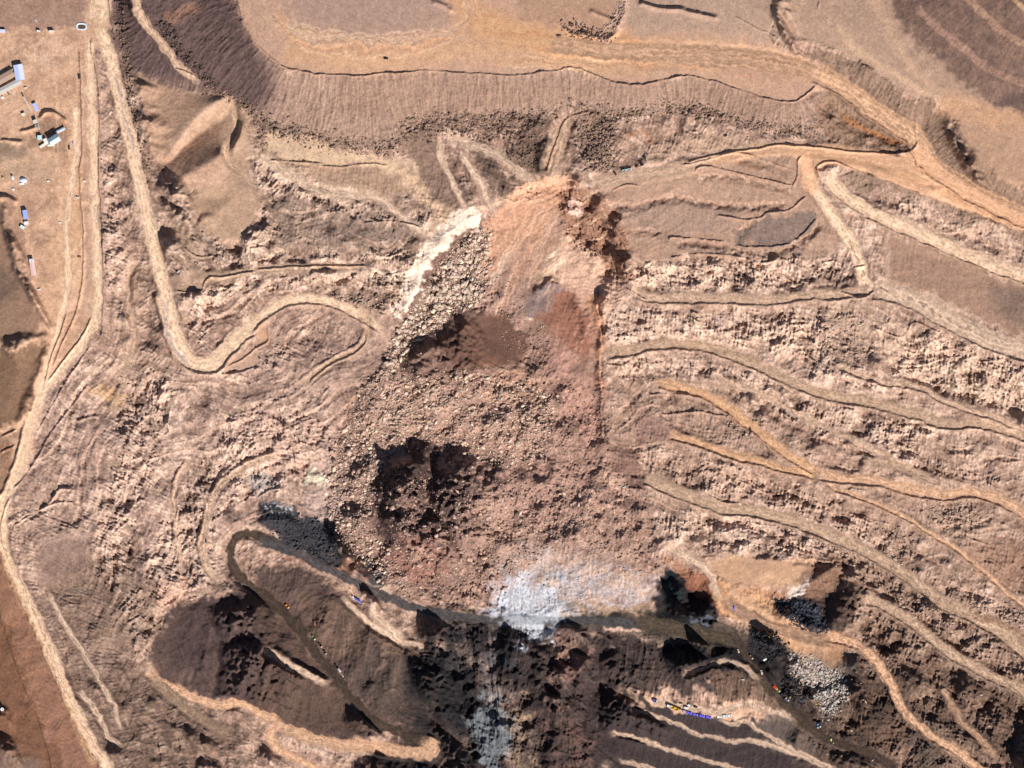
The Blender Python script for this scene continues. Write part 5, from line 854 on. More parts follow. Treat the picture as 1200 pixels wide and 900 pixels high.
def grid_mesh(name, cells, m, kind='structure'):
    """cells: boolean per grid cell -> one mesh"""
    j, i = np.nonzero(cells)
    a = j * NX + i
    q = np.stack([a, a + NX, a + NX + 1, a + 1], 1)       # counter-clockwise seen from above (y down in map)
    used, inv = np.unique(q, return_inverse=True); inv = inv.reshape(q.shape)
    co = np.stack([WXw.ravel()[used], WYw.ravel()[used], H.ravel()[used]], 1).astype(np.float32)
    me = bpy.data.meshes.new(name)
    me.vertices.add(len(used)); me.vertices.foreach_set('co', co.ravel())
    me.loops.add(q.size); me.loops.foreach_set('vertex_index', inv.ravel().astype(np.int32))
    me.polygons.add(len(q)); me.polygons.foreach_set('loop_start', np.arange(0, q.size, 4, dtype=np.int32))
    me.update(calc_edges=True)
    at = me.attributes.new('soil', 'FLOAT_COLOR', 'POINT')
    al = ALB.reshape(-1, 3)[used]; at.data.foreach_set('color', np.hstack([al, np.ones((len(used), 1), np.float32)]).ravel())
    me.materials.append(m)
    o = bpy.data.objects.new(name, me); COL.objects.link(o)
    if kind: o['kind'] = kind
    return o
cellroad = ROADID[:-1, :-1]
taken = np.zeros(cellroad.shape, bool)
for k in range(len(ROADS)):
    c = cellroad == k
    if c.sum() > 50: grid_mesh('haul_road', c, M_ROAD); taken |= c
def cellmask(P, w_=1.0):
    sl_, d = sdpoly(P, 2, w_); c = np.zeros((NY, NX), bool); c[sl_] = d > 0; return c[:-1, :-1]
c = cellmask(P_SLIDE) & ~taken; grid_mesh('landslide', c, M_EARTH); taken |= c
c = (cellmask(P_PLATEAU, .5) | cellmask(P_UPR) & ~cellmask(P_UPRD)) & ~taken; grid_mesh('plateau', c, M_EARTH); taken |= c
c = (cellmask(P_DUMPL) | cellmask(P_DUMPM) | cellmask(P_TERB) | cellmask(P_FACE) | cellmask(P_NWDUMP) | cellmask(P_UPRD) | cellmask(P_DUNES)) & ~taken; grid_mesh('spoil_slope', c, M_EARTH); taken |= c
grid_mesh('ground', ~taken, M_EARTH)
# the land beyond the survey: one ring from the border of the grid to the horizon
def outskirts():
    bi = [(0, i) for i in range(0, NX - 1, 6)] + [(j, NX - 1) for j in range(0, NY - 1, 6)] + [(NY - 1, i) for i in range(NX - 1, 0, -6)] + [(j, 0) for j in range(NY - 1, 0, -6)]
    rings = [1.0, 1.3, 1.9, 3.2, 7, 20, 60]; v = []; f = []; n = len(bi); r = random.Random(3)
    for a, s in enumerate(rings):
        for j, i in bi:
            x, y, z = WXw[j, i], WYw[j, i], H[j, i]
            if a: z = (z - 1) * (1 - min(1, a / 2)) + (min(z, 100) * .3 - 40) * min(1, a / 2) + (r.uniform(-4, 4) if a < 5 else 0)
            else: z -= .0
            v.append((float(x * s), float(y * s), float(z)))
    for a in range(len(rings) - 1):
        for k in range(n):
            k2 = (k + 1) % n; f.append((a * n + k, (a + 1) * n + k, (a + 1) * n + k2, a * n + k2))
    me = bpy.data.meshes.new('terrain'); me.from_pydata(v, [], f); me.update()
    me.materials.append(mat('far_earth', base=(.30, .21, .15), grain=.3, scale=.01))
    if me.polygons[0].normal.z < 0: me.flip_normals()
    o = bpy.data.objects.new('terrain', me); COL.objects.link(o); o['kind'] = 'structure'
outskirts()
print('meshes', round(time.time() - T0, 1))
# ------------------------------------------------------------------ broken rock
def ico(sub=0):
    t = (1 + 5 ** .5) / 2
    v = [(-1, t, 0), (1, t, 0), (-1, -t, 0), (1, -t, 0), (0, -1, t), (0, 1, t), (0, -1, -t), (0, 1, -t), (t, 0, -1), (t, 0, 1), (-t, 0, -1), (-t, 0, 1)]
    f = [(0, 11, 5), (0, 5, 1), (0, 1, 7), (0, 7, 10), (0, 10, 11), (1, 5, 9), (5, 11, 4), (11, 10, 2), (10, 7, 6), (7, 1, 8), (3, 9, 4), (3, 4, 2), (3, 2, 6), (3, 6, 8), (3, 8, 9), (4, 9, 5), (2, 4, 11), (6, 2, 10), (8, 6, 7), (9, 8, 1)]
    v = [np.array(p) / np.linalg.norm(p) for p in v]
    for _ in range(sub):
        c = {}; nf = []
        def mid(a, b):
            k = (min(a, b), max(a, b))
            if k not in c: m = v[a] + v[b]; v.append(m / np.linalg.norm(m)); c[k] = len(v) - 1
            return c[k]
        for a, b, d in f: x, y, z = mid(a, b), mid(b, d), mid(d, a); nf += [(a, x, z), (b, y, x), (d, z, y), (x, y, z)]
        f = nf
    return np.array(v), np.array(f)
IV, IF = ico(0)
def inpoly(x, y, P):
    r = np.zeros(x.shape, bool)
    for i in range(len(P)):
        ax, ay = P[i - 1]; bx, by = P[i]
        if ay != by: r ^= ((ay > y) != (by > y)) & (x < (bx - ax) * (y - ay) / (by - ay) + ax)
    return r
def scatter(P, n, seed, jitter=5):
    g = np.random.default_rng(seed); xs = [p[0] for p in P]; ys = [p[1] for p in P]; X = []; Y = []; c = 0
    while c < n:
        x = g.uniform(min(xs) - 4, max(xs) + 4, n); y = g.uniform(min(ys) - 4, max(ys) + 4, n)
        k = inpoly(x + g.normal(0, jitter, n), y + g.normal(0, jitter, n), P); X.append(x[k]); Y.append(y[k]); c += k.sum()
    return np.concatenate(X)[:n], np.concatenate(Y)[:n]
def along(L, n, wd, seed):
    g = np.random.default_rng(seed); P = smooth(L, 6); d = np.r_[0, np.cumsum(np.hypot(*np.diff(P[:, :2], axis=0).T))]
    s = g.uniform(0, d[-1], n); o = g.normal(0, wd, (2, n)); return np.interp(s, d, P[:, 0]) + o[0], np.interp(s, d, P[:, 1]) + o[1]
def rubble(name, label, sets, seed):
    g = np.random.default_rng(seed); V = []; K = []; n0 = 0; Fs = []
    for (x, y), (r0, r1), col, var in sets:
        n = len(x); r = r0 * (1 + g.pareto(2.5, n)); r = np.minimum(r, r1)
        on = ROADMASK[np.clip(((y - Y0) * S).astype(int), 0, NY - 1), np.clip(((x - X0) * S).astype(int), 0, NX - 1)] < .3
        x, y, r = x[on], y[on], r[on]; n = len(x)
        z = hz(x, y); wx, wy = world(x, y, z)
        v = IV[None] * g.uniform(.55, 1.35, (n, 12, 1)) * np.stack([g.uniform(.9, 1.7, n), g.uniform(.65, 1.0, n), g.uniform(.55, .95, n)], 1)[:, None]
        a = g.normal(.5, .8, n); ca, sa = np.cos(a)[:, None], np.sin(a)[:, None]
        v = np.stack([v[..., 0] * ca - v[..., 1] * sa, v[..., 0] * sa + v[..., 1] * ca, v[..., 2]], -1) * r[:, None, None]
        v += np.stack([wx, wy, z + r * .15], 1)[:, None]
        V.append(v.reshape(-1, 3)); Fs.append((IF[None] + (np.arange(n) * 12)[:, None, None] + n0).reshape(-1, 3)); n0 += n * 12
        c = lin(col, True) * K_ * (1 + g.normal(0, var, (n, 1))) * (1 + g.normal(0, .03, (n, 3))); K.append(np.repeat(np.clip(c, .012, .8), 12, 0))
    V = np.concatenate(V).astype(np.float32); Fs = np.concatenate(Fs).astype(np.int32); K = np.concatenate(K)
    me = bpy.data.meshes.new(name); me.vertices.add(len(V)); me.vertices.foreach_set('co', V.ravel())
    me.loops.add(Fs.size); me.loops.foreach_set('vertex_index', Fs.ravel()); me.polygons.add(len(Fs)); me.polygons.foreach_set('loop_start', np.arange(0, Fs.size, 3, dtype=np.int32)); me.update(calc_edges=True)
    at = me.attributes.new('soil', 'FLOAT_COLOR', 'POINT'); at.data.foreach_set('color', np.hstack([K, np.ones((len(K), 1))]).astype(np.float32).ravel())
    me.materials.append(M_STONE); o = bpy.data.objects.new(name, me); COL.objects.link(o)
    o['kind'] = 'stuff'; o['label'] = label; o['category'] = 'rubble'
K_ = .66
FLANK = [(458, 398), (476, 376), (496, 344), (512, 314), (530, 292), (556, 270), (574, 268), (572, 310), (566, 352), (535, 366), (512, 386), (485, 402), (470, 425), (446, 446)]
LOWL = [(440, 430), (470, 440), (470, 500), (440, 560), (432, 620), (470, 670), (500, 700), (470, 690), (428, 662), (394, 628), (384, 600), (384, 556), (398, 512), (420, 468)]
MIDS = [(470, 440), (560, 435), (600, 450), (640, 450), (652, 480), (640, 540), (580, 545), (500, 515), (460, 520)]
LOWM = [(450, 560), (580, 560), (650, 560), (700, 590), (700, 640), (620, 650), (590, 690), (520, 700), (460, 650)]
rubble('landslide_rubble', 'mass of broken pinkish rock fragments covering the landslide debris', [
 (scatter(FLANK, 3600, 1, 2), (.5, 3.2), (236, 206, 184), .28), (scatter(LOWL, 4200, 2), (.55, 3.0), (224, 192, 172), .3), (scatter(MIDS, 4600, 3), (.5, 2.8), (226, 194, 172), .3),
 (scatter(LOWM, 4200, 4), (.5, 2.8), (202, 168, 152), .3), (scatter([(590, 640), (700, 640), (750, 660), (755, 695), (640, 705), (590, 700)], 450, 5), (.35, 1.2), (214, 202, 196), .12),
 (scatter([(660, 450), (705, 450), (712, 530), (750, 600), (770, 660), (700, 650), (650, 560)], 1300, 6), (.45, 1.6), (180, 148, 130), .18), (scatter([(590, 310), (640, 380), (650, 440), (600, 430), (575, 350)], 500, 7), (.4, 1.3), (196, 164, 146), .15)], 10)
toe = [(300, 140), (335, 152), (370, 162), (410, 170), (445, 174), (466, 168), (476, 150), (500, 140), (560, 141), (620, 137), (680, 129), (720, 135), (760, 129), (790, 126), (820, 130), (862, 142), (900, 150), (960, 152)]
rubble('toe_rubble', 'belt of coarse grey brown stones along the foot of the long upper spoil slope', [
 (along(toe, 3400, 6, 11), (.5, 2.2), (150, 124, 108), .25), (along([(190, 28), (205, 50), (222, 72), (240, 92), (252, 102)], 600, 4, 12), (.6, 2.2), (110, 90, 84), .25), (along([(240, 100), (290, 125), (305, 150), (308, 175)], 420, 4, 13), (.5, 1.8), (150, 122, 106), .25),
 (scatter([(676, 150), (722, 142), (716, 200), (690, 196)], 620, 14), (.7, 2.4), (158, 130, 114), .25), (scatter([(470, 142), (640, 138), (636, 158), (560, 165), (500, 158)], 900, 15), (.6, 2.4), (148, 120, 106), .25),
 (scatter([(600, 165), (630, 160), (630, 195), (606, 200)], 220, 16), (.6, 2), (130, 106, 92), .25), (along([(140, 5), (146, 60), (150, 90), (156, 130), (165, 180), (172, 230)], 700, 3, 17), (.5, 2), (146, 120, 104), .25),
 (scatter([(658, 26), (690, 36), (718, 44), (712, 50), (690, 48), (668, 42)], 240, 18), (.7, 2), (140, 112, 98), .25), (along([(700, 42), (720, 25), (728, 10), (732, -5)], 200, 4, 19), (.6, 1.8), (210, 178, 158), .2)], 20)
rubble('coal_rubble', 'heaps of blue black coal and shale lumps beside the tan slide fan', [
 (scatter([(905, 702), (945, 704), (960, 715), (975, 740), (950, 745), (925, 728)], 800, 21, 2), (.7, 2.6), (66, 68, 80), .3), (scatter([(880, 728), (905, 735), (925, 760), (900, 775), (885, 760)], 420, 22, 3), (.7, 2.4), (58, 58, 66), .35),
 (scatter([(308, 600), (360, 606), (398, 620), (402, 660), (375, 660), (335, 640)], 700, 23, 3), (.6, 2.2), (74, 74, 82), .3), (scatter([(920, 790), (945, 800), (955, 820), (935, 826), (918, 812)], 260, 24, 3), (.8, 2.4), (48, 46, 50), .4)], 30)
rubble('shale_rubble', 'pale grey stone scree spilling below the tan fan into the pit', [
 (scatter([(925, 765), (955, 770), (985, 790), (995, 815), (975, 835), (966, 842), (955, 812), (935, 795)], 1700, 31, 3), (.5, 2.0), (212, 200, 192), .2)], 40)
bad = [[(1030, 618), (1060, 622), (1072, 650), (1050, 662), (1035, 640)], [(1085, 590), (1140, 588), (1150, 615), (1110, 618)], [(960, 370), (1010, 372), (1025, 430), (990, 440), (965, 400)], [(1130, 390), (1180, 395), (1170, 405), (1130, 400)], [(860, 480), (900, 500), (890, 515), (850, 500)],
       [(440, 322), (475, 328), (470, 365), (452, 372), (440, 350)], [(1040, 690), (1100, 700), (1130, 740), (1070, 720)], [(1130, 700), (1200, 715), (1200, 735), (1150, 722)], [(380, 350), (420, 352), (440, 362), (400, 350)], [(950, 620), (1010, 650), (1000, 660), (950, 630)]]
g_ = np.random.default_rng(99); sx = g_.uniform(0, 1200, 26000); sy = g_.uniform(180, 900, 26000)
kk = (R_rock[((sy - Y0) * S).astype(int), ((sx - X0) * S).astype(int)] > .8) & (n2[((sy - Y0) * S).astype(int), ((sx - X0) * S).astype(int)] > .35)
rubble('stone_scatter', 'loose stones strewn over the rugged slopes between the roads', [(scatter(p, 190, 50 + i, 4), (.7, 2.6), (196, 166, 146), .25) for i, p in enumerate(bad)] + [((sx[kk], sy[kk]), (.38, 1.7), (204, 174, 154), .22)], 50)
# the large boulders, each on its own
BV, BF = ico(1)
def boulder_mesh(seed, col):
    g = np.random.default_rng(seed); v = BV * (1 + .0 * BV)
    for _ in range(9):                       # chop with planes to get flat faces
        n = g.normal(size=3); n /= np.linalg.norm(n); h = g.uniform(.55, .85); dd = v @ n; k = dd > h; v[k] -= np.outer(dd[k] - h, n)
    v *= np.array([g.uniform(1.05, 1.5), g.uniform(.8, 1.05), g.uniform(.65, .95)])
    me = bpy.data.meshes.new('boulder'); me.from_pydata([tuple(map(float, p)) for p in v], [], [tuple(map(int, f)) for f in BF]); me.update(); me.materials.append(col); return me
def bmat(nm, c): return mat(nm, base=tuple(float(q) for q in lin(c, True) * K_), grain=.2, scale=1.5)
BPALE, BPINK, BDARK, BCOAL = bmat('pale_rock', (236, 208, 188)), bmat('pink_rock', (196, 162, 144)), bmat('brown_rock', (150, 122, 108)), bmat('coal', (62, 60, 66))
BSETS = [(FLANK, 95, 1.9, 3.4, BPALE, 'pale angular boulder in the coarse rubble on the upper left flank of the landslide', 'boulders on the upper left flank of the landslide'),
 (LOWL, 45, 1.7, 2.6, BPINK, 'pinkish boulder among the debris along the lower left margin of the landslide', 'boulders along the lower left margin of the landslide'),
 (MIDS, 50, 1.7, 2.8, BPINK, 'light brown boulder in the broken debris between the two dark hollows', 'boulders between the two dark hollows of the landslide'),
 (LOWM, 40, 1.6, 2.5, BDARK, 'brown boulder in the darker debris near the landslide toe', 'boulders near the landslide toe'),
 ([(676, 150), (722, 142), (716, 200), (690, 196)], 16, 1.4, 2.0, BDARK, 'dark dumped boulder in the field of heaps right of the short straight track', 'dumped boulders right of the short straight track'),
 ([(905, 702), (945, 704), (960, 715), (970, 738), (950, 742), (925, 728)], 18, 1.6, 2.4, BCOAL, 'black coal block heaped above the tan fan', 'coal blocks heaped above the tan fan'),
 ([(1034, 620), (1062, 624), (1070, 650), (1050, 660)], 16, 1.4, 2.2, BPINK, 'blocky boulder in the rockfall patch above the long grey road', 'boulders of the rockfall patch above the long grey road')]
for si, (P, n, r0, r1, m, lab, grp) in enumerate(BSETS):
    meshes = [boulder_mesh(si * 10 + q, m) for q in range(6)]
    bx, by = scatter(P, n, 200 + si, 2)
    for q in range(n):
        r = random.uniform(r0, r1) * random.choice([1, 1, 1.15]); z = float(hz(bx[q], by[q])); wx, wy = world(bx[q], by[q], z)
        o = bpy.data.objects.new('boulder', meshes[q % 6]); COL.objects.link(o)
        o.location = (wx, wy, z + r * .3); o.scale = (r, r, r); o.rotation_euler = (random.uniform(-.3, .3), random.uniform(-.3, .3), random.uniform(0, 6.28))
        o['label'] = lab; o['category'] = 'boulder'; o['group'] = grp

# ------------------------------------------------------------------ helpers for built things
def lm(c): return tuple(float(q) for q in np.clip(lin(c, True) * .8, 0, .85))
MT = {}
def paintm(c, rough=.5):
    k = (c, rough)
    if k not in MT: MT[k] = mat('paint', base=lm(c), rough=rough, grain=.08, scale=.7, spec=.4)
    return MT[k]
WHITE, OFFW, BLUE, LBLUE, PINK, YEL, RED, ORG, GLASS, TYRE, STEEL, DK, TAN = (250, 250, 250), (225, 222, 214), (96, 96, 235), (160, 180, 240), (240, 196, 196), (248, 208, 60), (236, 60, 30), (240, 150, 70), (36, 44, 56), (28, 28, 30), (150, 150, 152), (60, 58, 60), (200, 170, 140)
def bxs(name, boxes, m, parent, bev=.03):
    """one mesh made of boxes (cx, cy, cz, sx, sy, sz[, taper])"""
    v = []; f = []
    for b in boxes:
        cx, cy, cz, sx, sy, sz = b[:6]; tp = b[6] if len(b) > 6 else 1.0; n = len(v)
        for zz, t in ((-1, 1), (1, tp)):
            for xx, yy in ((-1, -1), (1, -1), (1, 1), (-1, 1)): v.append((cx + xx * sx / 2 * t, cy + yy * sy / 2 * t, cz + zz * sz / 2))
        f += [(n, n + 3, n + 2, n + 1), (n + 4, n + 5, n + 6, n + 7)] + [(n + k, n + (k + 1) % 4, n + 4 + (k + 1) % 4, n + 4 + k) for k in range(4)]
    return raw(name, v, f, m, parent)
def raw(name, v, f, m, parent=None):
    me = bpy.data.meshes.new(name); me.from_pydata(v, [], f); me.update(); me.materials.append(m)
    o = bpy.data.objects.new(name, me); COL.objects.link(o); o.parent = parent; return o
def disc(name, x, y, z, r, wdt, m, parent, axis='y', n=14):
    v = []; 
    for s in (-1, 1):
        for k in range(n):
            a = 2 * math.pi * k / n; c, d = math.cos(a) * r, math.sin(a) * r
            v.append((x + c, y + s * wdt / 2, z + d) if axis == 'y' else (x + c, y + d, z + s * wdt / 2))
    f = [tuple(range(n))[::-1], tuple(range(n, 2 * n))] + [(k, (k + 1) % n, n + (k + 1) % n, n + k) for k in range(n)]
    if axis == 'y': f = [q[::-1] for q in f]
    return raw(name, v, f, m, parent)
def thing(name, label, cat, px, py, ang=0, group=None, dz=0):
    """ang: heading in the map, degrees clockwise from right"""
    o = bpy.data.objects.new(name, None); COL.objects.link(o); o.empty_display_size = 1
    z = float(hz(px, py)); wx, wy = world(px, py, z); o.location = (wx, wy, z + dz); o.rotation_euler = (0, 0, -math.radians(ang))
    o['label'] = label; o['category'] = cat
    if group: o['group'] = group
    return o
def lorry(label, px, py, ang, cab=WHITE, bed=BLUE, load=None, group=None, L=8.0, W=3.0):
    t = thing('dump_truck', label, 'truck', px, py, ang, group)
    bxs('chassis', [(0, 0, .95, L, .9, .3), (-L * .3, 0, .8, .4, W * .8, .25), (-L * .12, 0, .8, .4, W * .8, .25), (L * .36, 0, .8, .4, W * .8, .25)], paintm(DK), t)
    c = bxs('cab', [(L * .38, 0, 2.05, L * .22, W * .92, 1.9, .94)], paintm(cab), t)
    bxs('windscreen', [(L * .493, 0, 2.3, .06, W * .78, .8)], paintm(GLASS, .15), c)
    b = bxs('cargo_bed', [(-L * .13, 0, 1.35, L * .7, W, .2), (-L * .13, W / 2 - .06, 2.15, L * .7, .12, 1.5), (-L * .13, -W / 2 + .06, 2.15, L * .7, .12, 1.5), (L * .215, 0, 2.3, .12, W - .25, 1.8), (-L * .475, 0, 2.1, .12, W - .25, 1.3)], paintm(bed), t)
    if load: bxs('load', [(-L * .13, 0, 2.25, L * .66, W - .3, 1.5, .86)], paintm(load, .9), b)
    for x in (-.32, -.14, .36):
        for s in (-1, 1): disc('wheel', L * x, s * (W / 2 - .3), .55, .55, .4, paintm(TYRE, .8), t)
    return t
def pickup(label, px, py, ang, col=WHITE, group=None, k=1.0):
    t = thing('pickup_truck', label, 'pickup', px, py, ang, group)
    b = bxs('body', [(0, 0, .85 * k, 5.2 * k, 1.95 * k, .65 * k), (-1.6 * k, .9 * k, 1.3 * k, 1.9 * k, .1, .4 * k), (-1.6 * k, -.9 * k, 1.3 * k, 1.9 * k, .1, .4 * k)], paintm(col), t)
    bxs('cabin', [(.25 * k, 0, 1.55 * k, 2.0 * k, 1.75 * k, .8 * k, .82)], paintm(col), t); bxs('windscreen', [(1.17 * k, 0, 1.5 * k, .3 * k, 1.5 * k, .5 * k, .8)], paintm(GLASS, .15), t)
    for x in (-1.6, 1.6):
        for s in (-1, 1): disc('wheel', x * k, s * .85 * k, .42 * k, .42 * k, .26 * k, paintm(TYRE, .8), t)
    return t
def excavator(label, px, py, ang, col=YEL, k=1.0, group=None):
    t = thing('excavator', label, 'excavator', px, py, ang, group)
    for s in (-1, 1): bxs('track', [(0, s * 1.3 * k, .5 * k, 4.6 * k, .65 * k, .9 * k, .9)], paintm(TYRE, .9), t)
    b = bxs('body', [(-.5 * k, 0, 1.6 * k, 3.6 * k, 2.9 * k, 1.2 * k), (-1.8 * k, 0, 1.9 * k, 1.1 * k, 2.8 * k, 1.4 * k)], paintm(col), t)
    bxs('cab', [(.75 * k, .95 * k, 2.3 * k, 1.6 * k, 1.0 * k, 1.7 * k, .92)], paintm(GLASS, .2), b)
    def beam(a, c, w0):
        (x0, z0), (x1, z1) = a, c; dx, dz = x1 - x0, z1 - z0; l = math.hypot(dx, dz); nx, nz = -dz / l * w0, dx / l * w0
        v = [(x0 + nx, -w0, z0 + nz), (x1 + nx * .7, -w0, z1 + nz * .7), (x1 - nx * .7, -w0, z1 - nz * .7), (x0 - nx, -w0, z0 - nz)]
        v += [(p[0], w0, p[2]) for p in v]; f = [(0, 1, 2, 3), (7, 6, 5, 4), (0, 4, 5, 1), (1, 5, 6, 2), (2, 6, 7, 3), (3, 7, 4, 0)]
        return [(p[0] * k, p[1] * k, p[2] * k) for p in v], f
    v, f = beam((1, 1.8), (4.2, 4.6), .32); raw('boom', v, f, paintm(col), t); v, f = beam((4.1, 4.8), (6.6, 2.0), .24); raw('stick', v, f, paintm(col), t)
    bxs('bucket', [(6.5 * k, 0, 1.4 * k, 1.1 * k, 1.5 * k, 1.2 * k, .7)], paintm(STEEL), t)
    return t
def house(name, label, px, py, ang, L, W, Hh, roof, wall=OFFW, ridge=.9, cat='building', win=True, group=None, roof2=None):
    t = thing(name, label, cat, px, py, ang, group, -.4); Hh += .4
    e = .35; wl = bxs('wall', [(0, 0, Hh / 2, L, W, Hh)], paintm(wall, .9), t)
    v = [(-L / 2 - e, -W / 2 - e, Hh), (L / 2 + e, -W / 2 - e, Hh), (L / 2 + e, W / 2 + e, Hh), (-L / 2 - e, W / 2 + e, Hh), (-L / 2 - e, 0, Hh + ridge), (L / 2 + e, 0, Hh + ridge)]
    v += [(p[0], p[1], p[2] + .15) for p in v]
    f = [(6, 7, 11, 10), (8, 9, 10, 11), (0, 4, 5, 1), (2, 5, 4, 3), (0, 1, 7, 6), (2, 3, 9, 8), (1, 5, 11, 7), (5, 2, 8, 11), (3, 4, 10, 9), (4, 0, 6, 10)]
    if roof2:
        raw('roof', [v[i] for i in (0, 1, 5, 4, 6, 7, 11, 10)], [(4, 5, 6, 7), (3, 2, 1, 0), (0, 1, 5, 4), (1, 2, 6, 5), (3, 0, 4, 7)], paintm(roof, .45), t)
        raw('roof', [v[i] for i in (2, 3, 4, 5, 8, 9, 10, 11)], [(4, 5, 6, 7), (3, 2, 1, 0), (0, 1, 5, 4), (1, 2, 6, 5), (3, 0, 4, 7)], paintm(roof2, .45), t)
    else: raw('roof', v, f, paintm(roof, .45), t)
    bxs('door', [(L * .2, -W / 2 - .03, 1.4, 1.0, .08, 2.0)], paintm(DK), t)
    if win:
        n = max(1, int(L / 3.2))
        for k in range(n):
            for s in (-1, 1):
                x = -L / 2 + (k + .5) * L / n
                if s < 0 and abs(x - L * .2) < 1.2: continue
                bxs('window', [(x, s * (W / 2 + .03), Hh * .6, .9, .06, .8)], paintm(GLASS, .2), t)
    return t
def container(label, px, py, ang, L=6, W=2.5, Hh=2.6, col=WHITE, group=None):
    t = thing('site_cabin', label, 'cabin', px, py, ang, group, -.1)
    bxs('wall', [(0, 0, Hh / 2 + .1, L, W, Hh)] + [(-L / 2 + .3 + k * (L - .6) / 8, s * (W / 2 + .02), Hh / 2 + .1, .15, .06, Hh * .9) for k in range(9) for s in (-1, 1)], paintm(OFFW, .7), t)
    bxs('roof', [(0, 0, Hh + .2, L + .2, W + .2, .16)], paintm(col), t); bxs('door', [(L / 2 + .03, 0, 1.2, .06, .9, 2.0)], paintm(DK), t)
    return t
def tent(label, px, py, ang, L, W, Hh, col=WHITE):
    t = thing('tent', label, 'tent', px, py, ang); v = []; n = 8
    for x, s in ((-L / 2, .55), (-L / 4, .95), (0, 1.05), (L / 4, .95), (L / 2, .55)):
        for k in range(n + 1): a = math.pi * k / n; v.append((x, math.cos(a) * W / 2 * s, math.sin(a) * Hh * s - .1))
    f = [(i * (n + 1) + k, (i + 1) * (n + 1) + k, (i + 1) * (n + 1) + k + 1, i * (n + 1) + k + 1) for i in range(4) for k in range(n)] + [tuple(range(n + 1)), tuple(range(4 * (n + 1), 5 * (n + 1)))[::-1]]
    raw('canopy', v, [q[::-1] for q in f], paintm(col, .8), t); bxs('doorway', [(L / 2 + .02, 0, .7, .06, .8, 1.3)], paintm(DK), t)
    return t
# west camp
house('shed', 'square building with pale blue white roof at the end of the long sheds', 22.8, 85, 80, 17.5, 10, 4.2, (200, 212, 255), OFFW, .6, 'shed', roof2=(228, 232, 255))
house('shed', 'long tan roofed shed running left from the pale blue white building', 5.5, 91.5, -29, 24, 9, 3.6, (190, 160, 140), TAN, .8, 'shed')
house('shed', 'long narrow shed with weathered grey white roof below the tan roofed shed', 8, 103.5, -28, 36, 6.5, 3.8, (206, 200, 194), OFFW, .7, 'shed')
container('small light blue cabin beside the slanting conveyor', 42, 125.6, 66, 9.5, 4.4, 3.2, (190, 205, 255))
container('tiny white cabin at the foot of the conveyor', 27.5, 134, -20, 4, 2.6, 2.6, (245, 235, 220))
container('small white cabin partly cut by the left edge of the picture near the top', 2.5, 36.5, 2, 8, 3.4, 3, (225, 225, 255))
container('small white cabin with a wide shadow left of the lined pond', 60.5, 37, 0, 5.5, 2.2, 3.6, (250, 236, 226))
container('smaller white cabin farther left of the lined pond', 45.5, 36.5, 10, 4, 1.8, 2.6, (250, 236, 226))
house('workshop', 'main camp workshop with two tone light blue gabled roof', 64.2, 164, -32, 12.5, 8.6, 6.2, (205, 222, 250), OFFW, 1.6, 'workshop', roof2=(150, 176, 196))
container('pale cyan square cabin left of the camp workshop', 46.8, 161.3, -5, 5, 5, 3, (205, 238, 248))
container('white annexe cabin touching the camp workshop on its left', 54, 166, 62, 7, 4, 3.4, (250, 248, 238))
container('long cream cabin at the lower left of the camp workshop', 50.5, 170.5, -32, 8.5, 2.6, 2.6, (250, 248, 230))
container('low white cabin along the lower edge of the camp workshop', 60, 170.3, -6, 8, 2, 2.2, (250, 246, 230))
house('shed', 'thin pale blue shed above and right of the camp workshop', 71, 153, -27, 11, 2.6, 2.4, (214, 222, 236), OFFW, .4, 'shed', win=False)
container('blue roofed cabin with a white annexe below it', 30, 251.6, 81, 10.5, 5, 3.6, (170, 190, 255))
container('white cabin directly below the blue roofed cabin', 31, 261.5, -10, 5, 3.4, 2.8, (250, 250, 250))
container('pale cyan cabin lowest of the small group by the blue roofed cabin', 26.6, 266.3, 30, 5.5, 3.4, 2.8, (222, 246, 250))
t = house('barrack', 'long narrow barrack with pink roof standing alone on the dirt yard', 38.8, 314.3, 81, 17, 5, 4, (244, 206, 200), OFFW, .6, 'barrack')
bxs('roof', [(-9.0, 0, 4.75, 3.6, 5.4, .5)], paintm((225, 228, 255), .5), t)
tent('white rounded tent with blue tinted top beside two smaller tents', 27.5, 211, 10, 8, 6, 3, (222, 228, 255)); tent('low white tent in front of the blue tinted tent', 25.5, 215, 0, 6, 2.6, 1.4, WHITE)
tent('narrow upright white tent left of the blue tinted tent', 14.8, 208, 70, 6, 3.2, 3, WHITE); tent('small yellowish tent at the left edge of the tent row', 3.6, 208.5, 60, 4, 2.4, 2, (210, 190, 120))
tent('small white tarp shelter alone below the tent row', 15.5, 221.6, 0, 3.4, 2.6, 1.5); tent('small white tarp shelter right of the tent row', 56.4, 212, 0, 3, 2.4, 1.4); tent('small white tarp shelter between the two dirt roads', 99, 212, 0, 3, 2.4, 1.4); tent('faded tarp shelter near the blue roofed cabin', 70, 260.5, 0, 3, 2.4, 1.1, OFFW); tent('white heap cover below the long grey white shed', 3, 114, 0, 3.6, 3.4, 2)
